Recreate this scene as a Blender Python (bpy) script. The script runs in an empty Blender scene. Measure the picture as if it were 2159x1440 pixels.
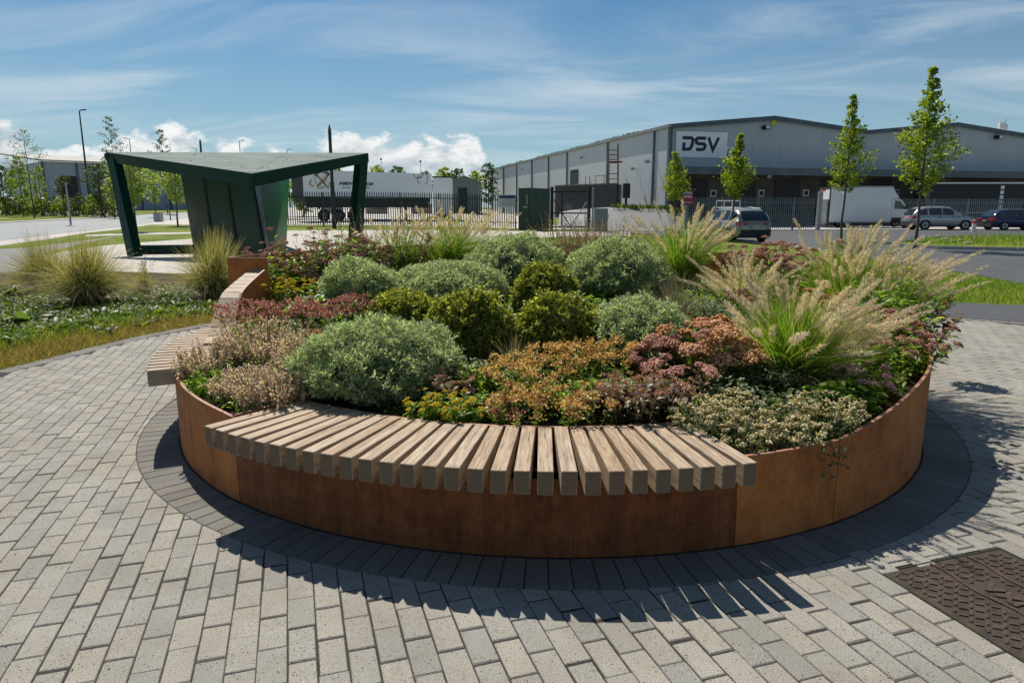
import bpy, bmesh, math, random
import numpy as np
from mathutils import Vector, Matrix
R = math.radians
rng = np.random.default_rng(7); random.seed(7)
sc = bpy.context.scene; C = sc.collection

# ------------------------------------------------------------------ camera
CAM_H = 1.6; FPX = 1439.0; PW, PH = 2159.0, 1440.0; PITCH = math.atan(282/FPX)
cd = bpy.data.cameras.new('camera'); cam = bpy.data.objects.new('camera', cd); C.objects.link(cam)
cd.sensor_width = 36; cd.lens = 36*FPX/PW; cd.clip_start = .05; cd.clip_end = 3000
cam.location = (0, 0, CAM_H); cam.rotation_euler = (R(90)-PITCH, 0, 0); sc.camera = cam
def P(u, v, Y):                       # photo pixel at a chosen distance -> world point
    x = (u-PW/2)/FPX; y = -(v-PH/2)/FPX; c, s = math.cos(PITCH), math.sin(PITCH)
    d = (x, c+s*y, -s+c*y); t = Y/d[1]
    return Vector((d[0]*t, Y, CAM_H+d[2]*t))
def G(u, v, z=0.0):                   # photo pixel on the level z
    x = (u-PW/2)/FPX; y = -(v-PH/2)/FPX; c, s = math.cos(PITCH), math.sin(PITCH)
    d = (x, c+s*y, -s+c*y); t = (z-CAM_H)/d[2]
    return Vector((d[0]*t, d[1]*t, z))

# ------------------------------------------------------------------ sun and sky
SUN_EL, SUN_AZ = R(54.5), R(-26)        # azimuth from +Y towards +X
sl = bpy.data.lights.new('sun', 'SUN'); so = bpy.data.objects.new('sun', sl); C.objects.link(so)
sl.energy = 5.0; sl.angle = R(.5); sl.color = (1, .93, .82)
sd = Vector((math.sin(SUN_AZ)*math.cos(SUN_EL), math.cos(SUN_AZ)*math.cos(SUN_EL), math.sin(SUN_EL)))
so.rotation_euler = (-sd).to_track_quat('-Z', 'Y').to_euler(); so.location = sd*60
sc.view_settings.view_transform = 'Standard'; sc.view_settings.look = 'None'
sc.view_settings.exposure = 0.22; sc.view_settings.gamma = 1.0; sc.view_settings.use_curve_mapping = False

class NT:                             # small node-graph helper
    def __init__(s, tree): s.t = tree; s.n = tree.nodes; s.l = tree.links
    def new(s, typ, ins=None, **kw):
        nd = s.n.new(typ)
        for k, v in kw.items(): setattr(nd, k, v)
        for k, v in (ins or {}).items(): s.put(nd.inputs[k], v)
        return nd
    def put(s, sock, v):
        if hasattr(v, 'is_linked') or hasattr(v, 'links'): s.l.new(v, sock)
        elif hasattr(v, 'outputs'): s.l.new(v.outputs[0], sock)
        else: sock.default_value = v
    def math(s, op, a, b=0.0, c=None, clamp=False):
        nd = s.n.new('ShaderNodeMath'); nd.operation = op; nd.use_clamp = clamp
        s.put(nd.inputs[0], a); s.put(nd.inputs[1], b)
        if c is not None: s.put(nd.inputs[2], c)
        return nd.outputs[0]
    def mix(s, f, a, b, blend='MIX'):
        nd = s.n.new('ShaderNodeMix'); nd.data_type = 'RGBA'; nd.blend_type = blend
        s.put(nd.inputs[0], f); s.put(nd.inputs[6], a if not isinstance(a, tuple) else col(a)); s.put(nd.inputs[7], b if not isinstance(b, tuple) else col(b))
        return nd.outputs[2]
    def ramp(s, f, stops, interp='LINEAR'):
        nd = s.n.new('ShaderNodeValToRGB'); cr = nd.color_ramp; cr.interpolation = interp
        while len(cr.elements) < len(stops): cr.elements.new(.5)
        for e, (p, c_) in zip(cr.elements, stops): e.position = p; e.color = col(c_) if isinstance(c_, tuple) else (c_, c_, c_, 1)
        s.put(nd.inputs[0], f); return nd.outputs[0]
    def mapr(s, v, a, b, c_, d, clamp=True, smooth=False):
        nd = s.n.new('ShaderNodeMapRange'); nd.clamp = clamp
        if smooth: nd.interpolation_type = 'SMOOTHSTEP'
        for i, q in enumerate((v, a, b, c_, d)): s.put(nd.inputs[i], q)
        return nd.outputs[0]
    def noise(s, vec, scale, detail=4, rough=.5, dist=0.0, w=None):
        nd = s.n.new('ShaderNodeTexNoise'); s.put(nd.inputs['Vector'], vec)
        nd.inputs['Scale'].default_value = scale; nd.inputs['Detail'].default_value = detail
        nd.inputs['Roughness'].default_value = rough; nd.inputs['Distortion'].default_value = dist
        return nd.outputs[0]
def col(c): return (c[0], c[1], c[2], 1.0)

w = bpy.data.worlds.new('World'); sc.world = w; w.use_nodes = True
k = NT(w.node_tree); k.n.clear()
sky = k.new('ShaderNodeTexSky', sky_type='NISHITA', sun_disc=False)
sky.sun_elevation = SUN_EL; sky.sun_rotation = SUN_AZ; sky.altitude = 50; sky.air_density = 1.0; sky.dust_density = .6; sky.ozone_density = 2.2
tc = k.new('ShaderNodeTexCoord'); sep = k.new('ShaderNodeSeparateXYZ', {0: tc.outputs['Generated']})
X, Y_, Z = sep.outputs
az = k.math('ARCTAN2', X, Y_); el = k.math('ARCSINE', k.math('MINIMUM', k.math('MAXIMUM', Z, -1.0), 1.0))
# cirrus: long wisps on a high layer
zz = k.math('ADD', k.math('MAXIMUM', Z, 0.0), .16)
px = k.math('DIVIDE', X, zz); py = k.math('DIVIDE', Y_, zz)
cv = k.new('ShaderNodeCombineXYZ', {0: k.math('ADD', px, k.math('MULTIPLY', py, .28)), 1: k.math('MULTIPLY', py, 3.0), 2: 0.0})
n1 = k.noise(cv, .62, 8, .58, .9)
n2 = k.noise(k.new('ShaderNodeVectorMath', {0: cv.outputs[0], 1: (13.1, 4.2, 1.7)}, operation='ADD'), .38, 3, .5, .4)
ci = k.math('MULTIPLY', k.mapr(n1, .40, .70, 0, 1, smooth=True), k.mapr(n2, .30, .55, .20, 1))
ci = k.math('MULTIPLY', ci, k.mapr(el, .06, .16, .5, 1))
# cumulus bank low over the horizon
bv = k.new('ShaderNodeCombineXYZ', {0: k.math('MULTIPLY', az, 1.0), 1: k.math('MULTIPLY', el, 1.9), 2: 0.31})
big = k.noise(bv, 7.0, 2, .5)
fine = k.noise(bv, 16.0, 8, .6, .15)
top = k.n.new('ShaderNodeFloatCurve')
pts = [(0, .10), (.2, .11), (.295, .114), (.318, .102), (.345, .114), (.365, .102), (.39, .088), (.415, .096), (.44, .107), (.475, .117), (.487, .088), (.495, .06), (.55, .045), (.62, .035), (1, .04)]
cv_ = top.mapping.curves[0]
for i, (a_, b_) in enumerate(pts):
    if i == 0: cv_.points[0].location = (a_, b_*5)
    elif i == len(pts)-1: cv_.points[-1].location = (a_, b_*5)
    else: cv_.points.new(a_, b_*5)
top.mapping.update()
k.put(top.inputs['Value'], k.mapr(az, -math.pi, math.pi, -.5+.0, 1.5))   # azimuth -90..90 deg in the middle of the curve
topv = k.math('SUBTRACT', k.math('MULTIPLY', top.outputs[0], .2), .017)
def dens(dz):
    v2 = k.new('ShaderNodeVectorMath', {0: bv.outputs[0], 1: (-.012*(dz > 0), dz*1.9, 0)}, operation='ADD')
    b = k.noise(v2, 9.0, 2, .5); f = k.noise(v2, 26.0, 7, .62, .2)
    h = k.math('SUBTRACT', topv, k.math('ADD', el, dz))
    d = k.math('ADD', k.math('MULTIPLY', h, 16.0), k.math('MULTIPLY', k.math('SUBTRACT', b, .5), 1.9))
    return k.math('ADD', d, k.math('MULTIPLY', k.math('SUBTRACT', f, .5), 1.6))
d0 = dens(0.0); d1 = dens(.013)
cum = k.math('MULTIPLY', k.mapr(d0, .0, .34, 0, 1, smooth=True), k.mapr(el, .028, .07, .35, 1))
lit = k.mapr(k.math('SUBTRACT', d1, k.math('MULTIPLY', d0, .55)), -.35, .62, 1, 0, smooth=True)
cumc = k.mix(lit, (5.6, 6.8, 7.9), (15.2, 15.4, 15.3))
base = k.mix(1.0, sky.outputs[0], (.42, .90, 1.16), 'MULTIPLY')
haze_s = k.mix(k.mapr(el, 0.0, .30, .62, 0), base, (8.6, 10.4, 11.0))
c1 = k.mix(k.math('MULTIPLY', ci, .62), haze_s, (11.5, 12.6, 13.2))
c2 = k.mix(cum, c1, cumc)
bg = k.new('ShaderNodeBackground', {0: c2, 1: .053}); k.new('ShaderNodeOutputWorld', {0: bg})

# ------------------------------------------------------------------ materials
MT = {}
def material(name):
    m = bpy.data.materials.new(name); m.use_nodes = True; g = NT(m.node_tree); g.n.clear(); MT[name] = m; return m, g
def out(g, sh): g.new('ShaderNodeOutputMaterial', {0: sh})
def pbsdf(g, c, rough=.6, metal=0.0, spec=.5, normal=None, **kw):
    b = g.new('ShaderNodeBsdfPrincipled'); g.put(b.inputs['Base Color'], col(c) if isinstance(c, tuple) else c)
    g.put(b.inputs['Roughness'], rough); g.put(b.inputs['Metallic'], metal); g.put(b.inputs['Specular IOR Level'], spec)
    if normal is not None: g.put(b.inputs['Normal'], normal)
    for q, v in kw.items(): g.put(b.inputs[q], v)
    return b
def bump(g, h, st=.3, d=.01): return g.new('ShaderNodeBump', {'Height': h, 'Strength': st, 'Distance': d}).outputs[0]
def simple(name, c, rough=.6, metal=0.0, var=.18, scale=6.0, bm=0.0, spec=.5, coord='Object', bs=None):
    m, g = material(name); t = g.new('ShaderNodeTexCoord').outputs[coord]
    n = g.noise(t, scale, 5, .6); f = g.mapr(n, .3, .7, 1-var, 1+var)
    cc = g.new('ShaderNodeVectorMath', {0: c, 'Scale': f}, operation='SCALE').outputs[0]
    nm = bump(g, g.noise(t, bs or scale*8, 4, .6), bm, .01) if bm else None
    out(g, pbsdf(g, cc, rough, metal, spec, nm)); return m
def rnd(g):                            # one random value for each loose piece and each object
    gi = g.new('ShaderNodeNewGeometry').outputs['Random Per Island']; oi = g.new('ShaderNodeObjectInfo').outputs['Random']
    return g.math('FRACT', g.math('ADD', gi, g.math('MULTIPLY', oi, 7.31)))
def leaf(name, stops, trans=.4, rough=.5, tcol=1.5, spec=.35):
    m, g = material(name); c = g.ramp(rnd(g), stops)
    b = pbsdf(g, c, rough, 0, spec)
    tc_ = g.mix(1.0, c, (tcol, tcol*1.02, tcol*.55), 'MULTIPLY')
    tr = g.new('ShaderNodeBsdfTranslucent', {0: tc_})
    out(g, g.new('ShaderNodeMixShader', {0: trans, 1: b.outputs[0], 2: tr.outputs[0]})); return m
def flower(name, stops, trans=.18): return leaf(name, stops, trans, .8, 1.2, .1)

# concrete pavers
def paver_mat(name, a, b_, dark=False):
    m, g = material(name); t = g.new('ShaderNodeTexCoord').outputs['Object']; ge = g.new('ShaderNodeNewGeometry').outputs['Position']
    r = rnd(g); c = g.mix(r, a, b_)
    n = g.noise(ge, 190, 4, .75); c = g.mix(g.mapr(n, .33, .66, .0, 1), g.mix(1.0, c, (.42, .40, .37), 'MULTIPLY'), g.mix(1.0, c, (1.30, 1.30, 1.27), 'MULTIPLY'))
    n2 = g.noise(ge, 2.3, 4, .6); c = g.mix(g.mapr(n2, .35, .7, 0, .8), c, g.mix(1.0, c, (.74, .70, .64), 'MULTIPLY'))
    vo = g.new('ShaderNodeTexVoronoi', {'Vector': ge, 'Scale': 55.0}); pit = g.math('MULTIPLY', g.math('LESS_THAN', vo.outputs['Distance'], .17), g.math('GREATER_THAN', g.new('ShaderNodeSeparateColor', {0: vo.outputs['Color']}).outputs[0], .62))
    c = g.mix(pit, c, (.05, .045, .04))
    st = g.noise(ge, 26, 5, .65); c = g.mix(g.mapr(st, .56, .74, 0, .5), c, (.12, .11, .095))
    h = g.math('SUBTRACT', g.noise(ge, 300, 3, .7), g.math('MULTIPLY', pit, 1.0))
    out(g, pbsdf(g, c, .82, 0, .3, bump(g, h, .5, .004))); return m
paver_mat('paver', (.380, .360, .322), (.300, .297, .284))
paver_mat('paver_dark', (.225, .215, .200), (.165, .162, .157))
simple('joint', (.035, .031, .026), .95, var=.5, scale=40, bm=.6, coord='Object')
# weathered hardwood
m, g = material('timber'); t = g.new('ShaderNodeTexCoord').outputs['Object']
mp = g.new('ShaderNodeMapping', {0: t, 'Scale': (1, 14, 14)}); oi = g.new('ShaderNodeObjectInfo').outputs['Random']
off = g.new('ShaderNodeVectorMath', {0: mp.outputs[0], 1: g.new('ShaderNodeCombineXYZ', {0: g.math('MULTIPLY', oi, 37.0), 1: g.math('MULTIPLY', oi, 91.0)}).outputs[0]}, operation='ADD').outputs[0]
gr = g.noise(off, 5.5, 9, .72, .9); gr2 = g.noise(off, 1.3, 3, .5)
c = g.ramp(g.mapr(gr, 0, 1, .08, .92), [(.33, (.10, .062, .038)), (.44, (.31, .225, .155)), (.55, (.455, .375, .275)), (.68, (.55, .47, .36)), (.85, (.64, .57, .46))])
c = g.mix(g.mapr(oi, 0, 1, .0, .7), c, g.mix(1.0, c, (.86, .72, .58), 'MULTIPLY'))
c = g.mix(g.mapr(gr2, .52, .72, 0, .45), c, (.19, .135, .09))
ck = g.noise(g.new('ShaderNodeMapping', {0: off, 'Scale': (.5, 2.2, 2.2)}).outputs[0], 6, 3, .5); c = g.mix(g.mapr(ck, .66, .72, 0, .8), c, (.06, .04, .025))
nz = g.new('ShaderNodeSeparateXYZ', {0: g.new('ShaderNodeTexCoord').outputs['Normal']}); c = g.mix(g.math('GREATER_THAN', g.math('ABSOLUTE', nz.outputs[0]), .8), c, g.mix(g.noise(t, 45, 4, .7), (.10, .064, .038), (.25, .175, .11)))
out(g, pbsdf(g, c, .62, 0, .35, bump(g, gr, .35, .006)))
# corten
def corten_mat(name, stain_shade):
    m, g = material(name); t = g.new('ShaderNodeTexCoord').outputs['Object']
    st = g.noise(g.new('ShaderNodeMapping', {0: t, 'Scale': (1, 1, .75)}).outputs[0], 7.0, 10, .78, .2); f2 = g.noise(t, 110, 5, .8); f3 = g.noise(t, 2.2, 3, .5)
    c = g.ramp(st, [(.30, (.22, .062, .018)), (.45, (.43, .140, .034)), (.58, (.60, .215, .056)), (.72, (.48, .160, .040)), (.85, (.26, .075, .022))])
    c = g.mix(g.mapr(f2, .35, .65, 0, .75), g.mix(1.0, c, (.50, .44, .38), 'MULTIPLY'), g.mix(1.0, c, (1.28, 1.25, 1.2), 'MULTIPLY'))
    c = g.mix(g.mapr(f3, .4, .7, 0, .40), c, (.64, .25, .07))
    sn = g.noise(g.new('ShaderNodeMapping', {0: t, 'Scale': (1, 1, .10)}).outputs[0], 19, 8, .78); sm = g.math('ADD', g.math('MULTIPLY', sn, .6), g.math('MULTIPLY', g.noise(t, 14, 8, .75), .4)); c = g.mix(g.mapr(sm, .36 if stain_shade else .53, .62 if stain_shade else .70, .38 if stain_shade else 0, .88 if stain_shade else .45), c, (.062, .016, .006))
    out(g, pbsdf(g, c, .72, .0, .35, bump(g, f2, .35, .004)))
corten_mat('corten', False); corten_mat('corten_stained_shaded', True)  # panel under front bench: tannin streaks plus bench shade painted into the colour
simple('corten_edge', (.33, .15, .085), .6, var=.3, scale=30)
simple('soil', (.045, .032, .022), .95, var=.5, scale=18, bm=1.0, bs=70)
# grounds
def ground_mat(name, stops, sc1, sc2, rough=.9, bm=.5, spec=.3, bd=.02):
    m, g = material(name); ge = g.new('ShaderNodeNewGeometry').outputs['Position']
    n = g.math('ADD', g.math('MULTIPLY', g.noise(ge, sc1, 5, .6), .55), g.math('MULTIPLY', g.noise(ge, sc2, 4, .7), .45))
    c = g.ramp(n, stops); out(g, pbsdf(g, c, rough, 0, spec, bump(g, g.noise(ge, sc2*1.3, 4, .7), bm, bd))); return m
ground_mat('lawn', [(.36, (.05, .085, .008)), (.5, (.115, .165, .014)), (.62, (.24, .24, .04))], .35, 12, .9, 1.0, .15, .05)
ground_mat('asphalt', [(.3, (.040, .040, .041)), (.5, (.062, .062, .063)), (.7, (.095, .094, .092))], .7, 160, .62, .5, .5, .006)
ground_mat('road', [(.3, (.17, .17, .165)), (.7, (.27, .27, .265))], .12, 9, .42, .25, .5, .01)
ground_mat('concrete', [(.3, (.36, .34, .31)), (.7, (.52, .49, .45))], .25, 20, .8, .2, .3, .01)
ground_mat('mulch', [(.3, (.035, .026, .014)), (.5, (.085, .060, .034)), (.7, (.20, .15, .09))], 1.5, 30, .95, 1.0, .2, .06)
ground_mat('kerb', [(.3, (.30, .29, .27)), (.7, (.46, .44, .41))], 2, 40, .85, .3)
m, g = material('plaza_paving'); ge = g.new('ShaderNodeNewGeometry').outputs['Position']
mp = g.new('ShaderNodeMapping', {0: ge, 'Rotation': (0, 0, R(17.7))})
br = g.new('ShaderNodeTexBrick', {'Vector': mp.outputs[0], 'Color1': (.50, .46, .40, 1), 'Color2': (.42, .40, .36, 1), 'Mortar': (.20, .185, .16, 1), 'Scale': 1.0, 'Mortar Size': .012, 'Brick Width': .42, 'Row Height': .21})
out(g, pbsdf(g, br.outputs[0], .8, 0, .3))
# foliage
leaf('silver_leaf', [(0, (.15, .20, .125)), (.4, (.27, .335, .205)), (.75, (.40, .47, .295)), (1, (.60, .655, .45))], .48, .6, 1.45)
leaf('box_leaf', [(0, (.10, .125, .02)), (.5, (.20, .22, .035)), (.85, (.31, .32, .06)), (1, (.48, .47, .12))], .48, .45, 1.6)
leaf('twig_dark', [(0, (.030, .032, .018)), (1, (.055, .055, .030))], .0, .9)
leaf('grass_blade', [(0, (.07, .15, .014)), (.6, (.17, .29, .03)), (.9, (.29, .36, .06)), (1, (.46, .40, .16))], .52, .5, 1.6)
leaf('grass_straw', [(0, (.30, .23, .11)), (.5, (.46, .38, .21)), (1, (.62, .54, .33))], .5, .6, 1.1)
leaf('plume', [(0, (.50, .38, .31)), (.5, (.70, .57, .48)), (1, (.88, .78, .69))], .5, .8, 1.0, .1)
leaf('stipa_blade', [(0, (.12, .16, .03)), (.5, (.26, .27, .07)), (.85, (.45, .39, .17)), (1, (.62, .52, .30))], .5, .55, 1.3)
leaf('fescue_blade', [(0, (.10, .13, .10)), (.5, (.20, .22, .16)), (.85, (.33, .27, .18)), (1, (.40, .26, .16))], .35, .55, 1.1)
leaf('herb_leaf', [(0, (.05, .115, .016)), (.5, (.13, .25, .03)), (.85, (.24, .36, .045)), (1, (.42, .44, .08))], .48, .4, 1.7)
leaf('weed_leaf', [(0, (.025, .055, .012)), (.5, (.06, .11, .02)), (.85, (.13, .19, .035)), (1, (.28, .29, .07))], .42, .45, 1.5)
leaf('bluish_leaf', [(0, (.06, .10, .055)), (.6, (.14, .20, .10)), (1, (.28, .33, .18))], .4, .5, 1.4)
leaf('red_leaf', [(0, (.06, .03, .022)), (.4, (.13, .055, .045)), (.7, (.10, .13, .04)), (1, (.26, .19, .12))], .3, .45, 1.2)
leaf('stem', [(0, (.09, .12, .035)), (.6, (.17, .18, .06)), (1, (.26, .20, .10))], .2, .6, 1.1)
leaf('dry_stem', [(0, (.12, .08, .05)), (1, (.30, .22, .14))], .2, .7, 1.0)
flower('head_brown', [(0, (.34, .16, .115)), (.5, (.52, .28, .21)), (1, (.68, .43, .33))], .28)
flower('head_orange', [(0, (.46, .21, .10)), (.5, (.66, .36, .19)), (1, (.80, .52, .29))], .28)
flower('head_tan', [(0, (.32, .14, .06)), (.3, (.54, .29, .12)), (.65, (.70, .44, .19)), (.9, (.82, .60, .32)), (1, (.46, .50, .14))], .35)
flower('head_pink', [(0, (.38, .165, .125)), (.5, (.60, .32, .25)), (1, (.76, .51, .41))], .28)
flower('head_mauve', [(0, (.46, .20, .20)), (.5, (.64, .36, .35)), (1, (.80, .55, .52))], .25)
flower('head_dry', [(0, (.26, .17, .12)), (.5, (.42, .30, .23)), (1, (.60, .47, .38))], .3)
flower('head_purple', [(0, (.22, .07, .08)), (.5, (.42, .165, .175)), (1, (.64, .38, .35))], .35)
flower('head_yellow', [(0, (.50, .34, .015)), (.5, (.72, .56, .03)), (1, (.84, .72, .10))], .35)
flower('head_beige', [(0, (.48, .31, .28)), (.5, (.70, .50, .45)), (1, (.88, .74, .68))], .4)
flower('head_white', [(0, (.46, .36, .16)), (.5, (.68, .57, .34)), (1, (.84, .78, .56))], .3)
leaf('tree_leaf', [(0, (.08, .13, .012)), (.5, (.18, .25, .022)), (.85, (.31, .36, .035)), (1, (.45, .45, .06))], .45, .45, 1.7)
leaf('tree_leaf_dark', [(0, (.03, .055, .012)), (.6, (.065, .105, .02)), (1, (.13, .17, .035))], .35, .5, 1.4)
leaf('tree_leaf_pale', [(0, (.13, .19, .03)), (.5, (.24, .31, .06)), (1, (.42, .46, .13))], .5, .45, 1.5)
leaf('dry_grass', [(0, (.13, .15, .02)), (.4, (.25, .20, .05)), (.8, (.42, .28, .10)), (1, (.55, .42, .20))], .4, .6, 1.2)
leaf('lawn_blade', [(0, (.06, .13, .010)), (.6, (.13, .22, .018)), (1, (.27, .32, .05))], .5, .5, 1.5)
simple('bark', (.10, .085, .065), .9, var=.4, scale=14, bm=.6)
simple('birch_bark', (.20, .18, .15), .9, var=.4, scale=14, bm=.6)
# built things
m, g = material('green_steel'); t = g.new('ShaderNodeTexCoord').outputs['Object']
f = g.noise(t, 90, 4, .8); f2 = g.noise(t, 1.6, 3)
c = g.mix(g.mapr(f, .35, .7, 0, 1), (.003, .024, .015), (.010, .052, .035))
out(g, pbsdf(g, c, g.mapr(f2, .3, .7, .28, .45), 0, .14, bump(g, f, .15, .004)))
m, g = material('green_roof'); t = g.new('ShaderNodeTexCoord').outputs['Object']
f2 = g.noise(g.new('ShaderNodeMapping', {0: t, 'Scale': (.6, 3, 1)}).outputs[0], 1.6, 5, .6)
out(g, pbsdf(g, (.016, .056, .050), g.mapr(f2, .3, .7, .50, .70), 0, .16))
m, g = material('green_glass'); b1 = pbsdf(g, (.004, .17, .07), .35, 0, .4)
out(g, g.new('ShaderNodeMixShader', {0: .62, 1: b1.outputs[0], 2: g.new('ShaderNodeBsdfTranslucent', {0: (.006, .34, .13, 1)}).outputs[0]}))
def cladding(name, c, freq, rough=.45):
    m, g = material(name); t = g.new('ShaderNodeTexCoord').outputs['Object']; s_ = g.new('ShaderNodeSeparateXYZ', {0: t})
    wv = g.math('SINE', g.math('MULTIPLY', s_.outputs[0], freq)); rib = g.mapr(wv, .2, .75, 0, 1, smooth=True)
    n = g.noise(g.new('ShaderNodeMapping', {0: t, 'Scale': (1.2, 1.2, .12)}).outputs[0], 1.4, 5, .6)
    cc = g.mix(g.mapr(n, .35, .7, 0, .4), c, tuple(x*.72 for x in c))
    out(g, pbsdf(g, cc, rough, .0, .5, bump(g, rib, .8, .035))); return m
cladding('cladding', (.42, .46, .49), 2*math.pi/.33)
cladding('cladding_side', (.50, .52, .53), 2*math.pi/.33)
cladding('cladding_blue', (.30, .36, .44), 2*math.pi/.4)
simple('trim_grey', (.07, .095, .11), .5, var=.2, scale=1)
simple('gutter', (.20, .22, .23), .6, var=.3, scale=2)
simple('dock_wall', (.085, .072, .058), .85, var=.5, scale=.8, bm=.2)
simple('dock_door', (.012, .013, .015), .6, var=.3, scale=1)
simple('white_panel', (.78, .81, .82), .5, var=.06, scale=1)
simple('navy', (.012, .014, .05), .5, var=.1)
simple('black', (.010, .010, .011), .6, var=.2)
simple('near_black', (.018, .021, .024), .7, var=.3, scale=2)
simple('palisade_dark', (.040, .052, .055), .45, .5, var=.25, scale=3)
simple('palisade_grey', (.15, .19, .20), .45, .4, var=.25, scale=3)
simple('galvanised', (.34, .36, .37), .45, .6, var=.2, scale=4)
simple('dark_post', (.028, .034, .042), .5, .3, var=.2)
simple('cabinet_green', (.012, .042, .026), .4, var=.3, scale=2)
simple('grey_green', (.13, .17, .165), .6, var=.2)
simple('rust_steel', (.16, .075, .05), .8, var=.4, scale=9)
simple('sign_white', (.55, .58, .62), .5, var=.05)
simple('sign_blue', (.03, .05, .16), .5, var=.1)
simple('sign_red', (.42, .025, .03), .5, var=.1)
simple('white_paint', (.72, .72, .70), .5, var=.08)
simple('gold', (.48, .30, .055), .5, var=.1)
simple('orange_red', (.62, .07, .025), .5, var=.1)
simple('yellow', (.60, .50, .03), .5, var=.1)
simple('rubber', (.016, .016, .017), .8, var=.2)
simple('alloy', (.42, .43, .44), .35, .7, var=.1)
simple('stone', (.30, .28, .25), .9, var=.25, scale=9, bm=.5)
simple('iron', (.060, .044, .034), .55, .45, var=.5, scale=14, bm=.5)
simple('iron_raised', (.12, .075, .048), .45, .5, var=.35, scale=20, bm=.3)
simple('moss', (.035, .045, .014), .95, var=.5, scale=60, bm=1)
simple('roof_grey', (.30, .29, .25), .7, var=.15, scale=.5)
def paint(name, c, metal=.3, rough=.28):
    m, g = material(name); t = g.new('ShaderNodeTexCoord').outputs['Object']; n = g.noise(t, 3, 4)
    out(g, pbsdf(g, c, g.mapr(n, .3, .7, rough*.8, rough*1.3), metal, .5, **{'Coat Weight': .6, 'Coat Roughness': .12})); return m
paint('car_silver', (.40, .41, .41), .5); paint('car_taupe', (.25, .245, .23), .5); paint('car_blue', (.012, .02, .075), .3); paint('van_white', (.66, .67, .67), .0, .35)
m, g = material('car_glass'); out(g, pbsdf(g, (.012, .018, .022), .06, 0, .8))
m, g = material('tail_lamp'); out(g, pbsdf(g, (.42, .010, .014), .15, 0, .6))
simple('plate_white', (.70, .70, .66), .5, var=.05); simple('plate_yellow', (.62, .42, .04), .5, var=.05)
m, g = material('lens'); out(g, pbsdf(g, (.6, .62, .62), .1, 0, .8))

# ------------------------------------------------------------------ builders
def link(name, me, mat, parent=None, loc=None):
    o = bpy.data.objects.new(name, me); C.objects.link(o)
    if mat is not None and me is not None and len(me.materials) == 0: me.materials.append(MT[mat] if isinstance(mat, str) else mat)
    if parent is not None: o.parent = parent
    if loc is not None: o.location = loc
    return o
def tag(o, label, cat, group=None):
    o['label'] = label; o['category'] = cat
    if group: o['group'] = group
    return o
def thing(name, label, cat, loc=(0, 0, 0), rz=0.0, group=None):
    o = bpy.data.objects.new(name, None); C.objects.link(o); o.location = loc; o.rotation_euler = (0, 0, rz); o.empty_display_size = .1
    return tag(o, label, cat, group)
def struct(o): o['kind'] = 'structure'; return o
def stuff(o): o['kind'] = 'stuff'; return o

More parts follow.
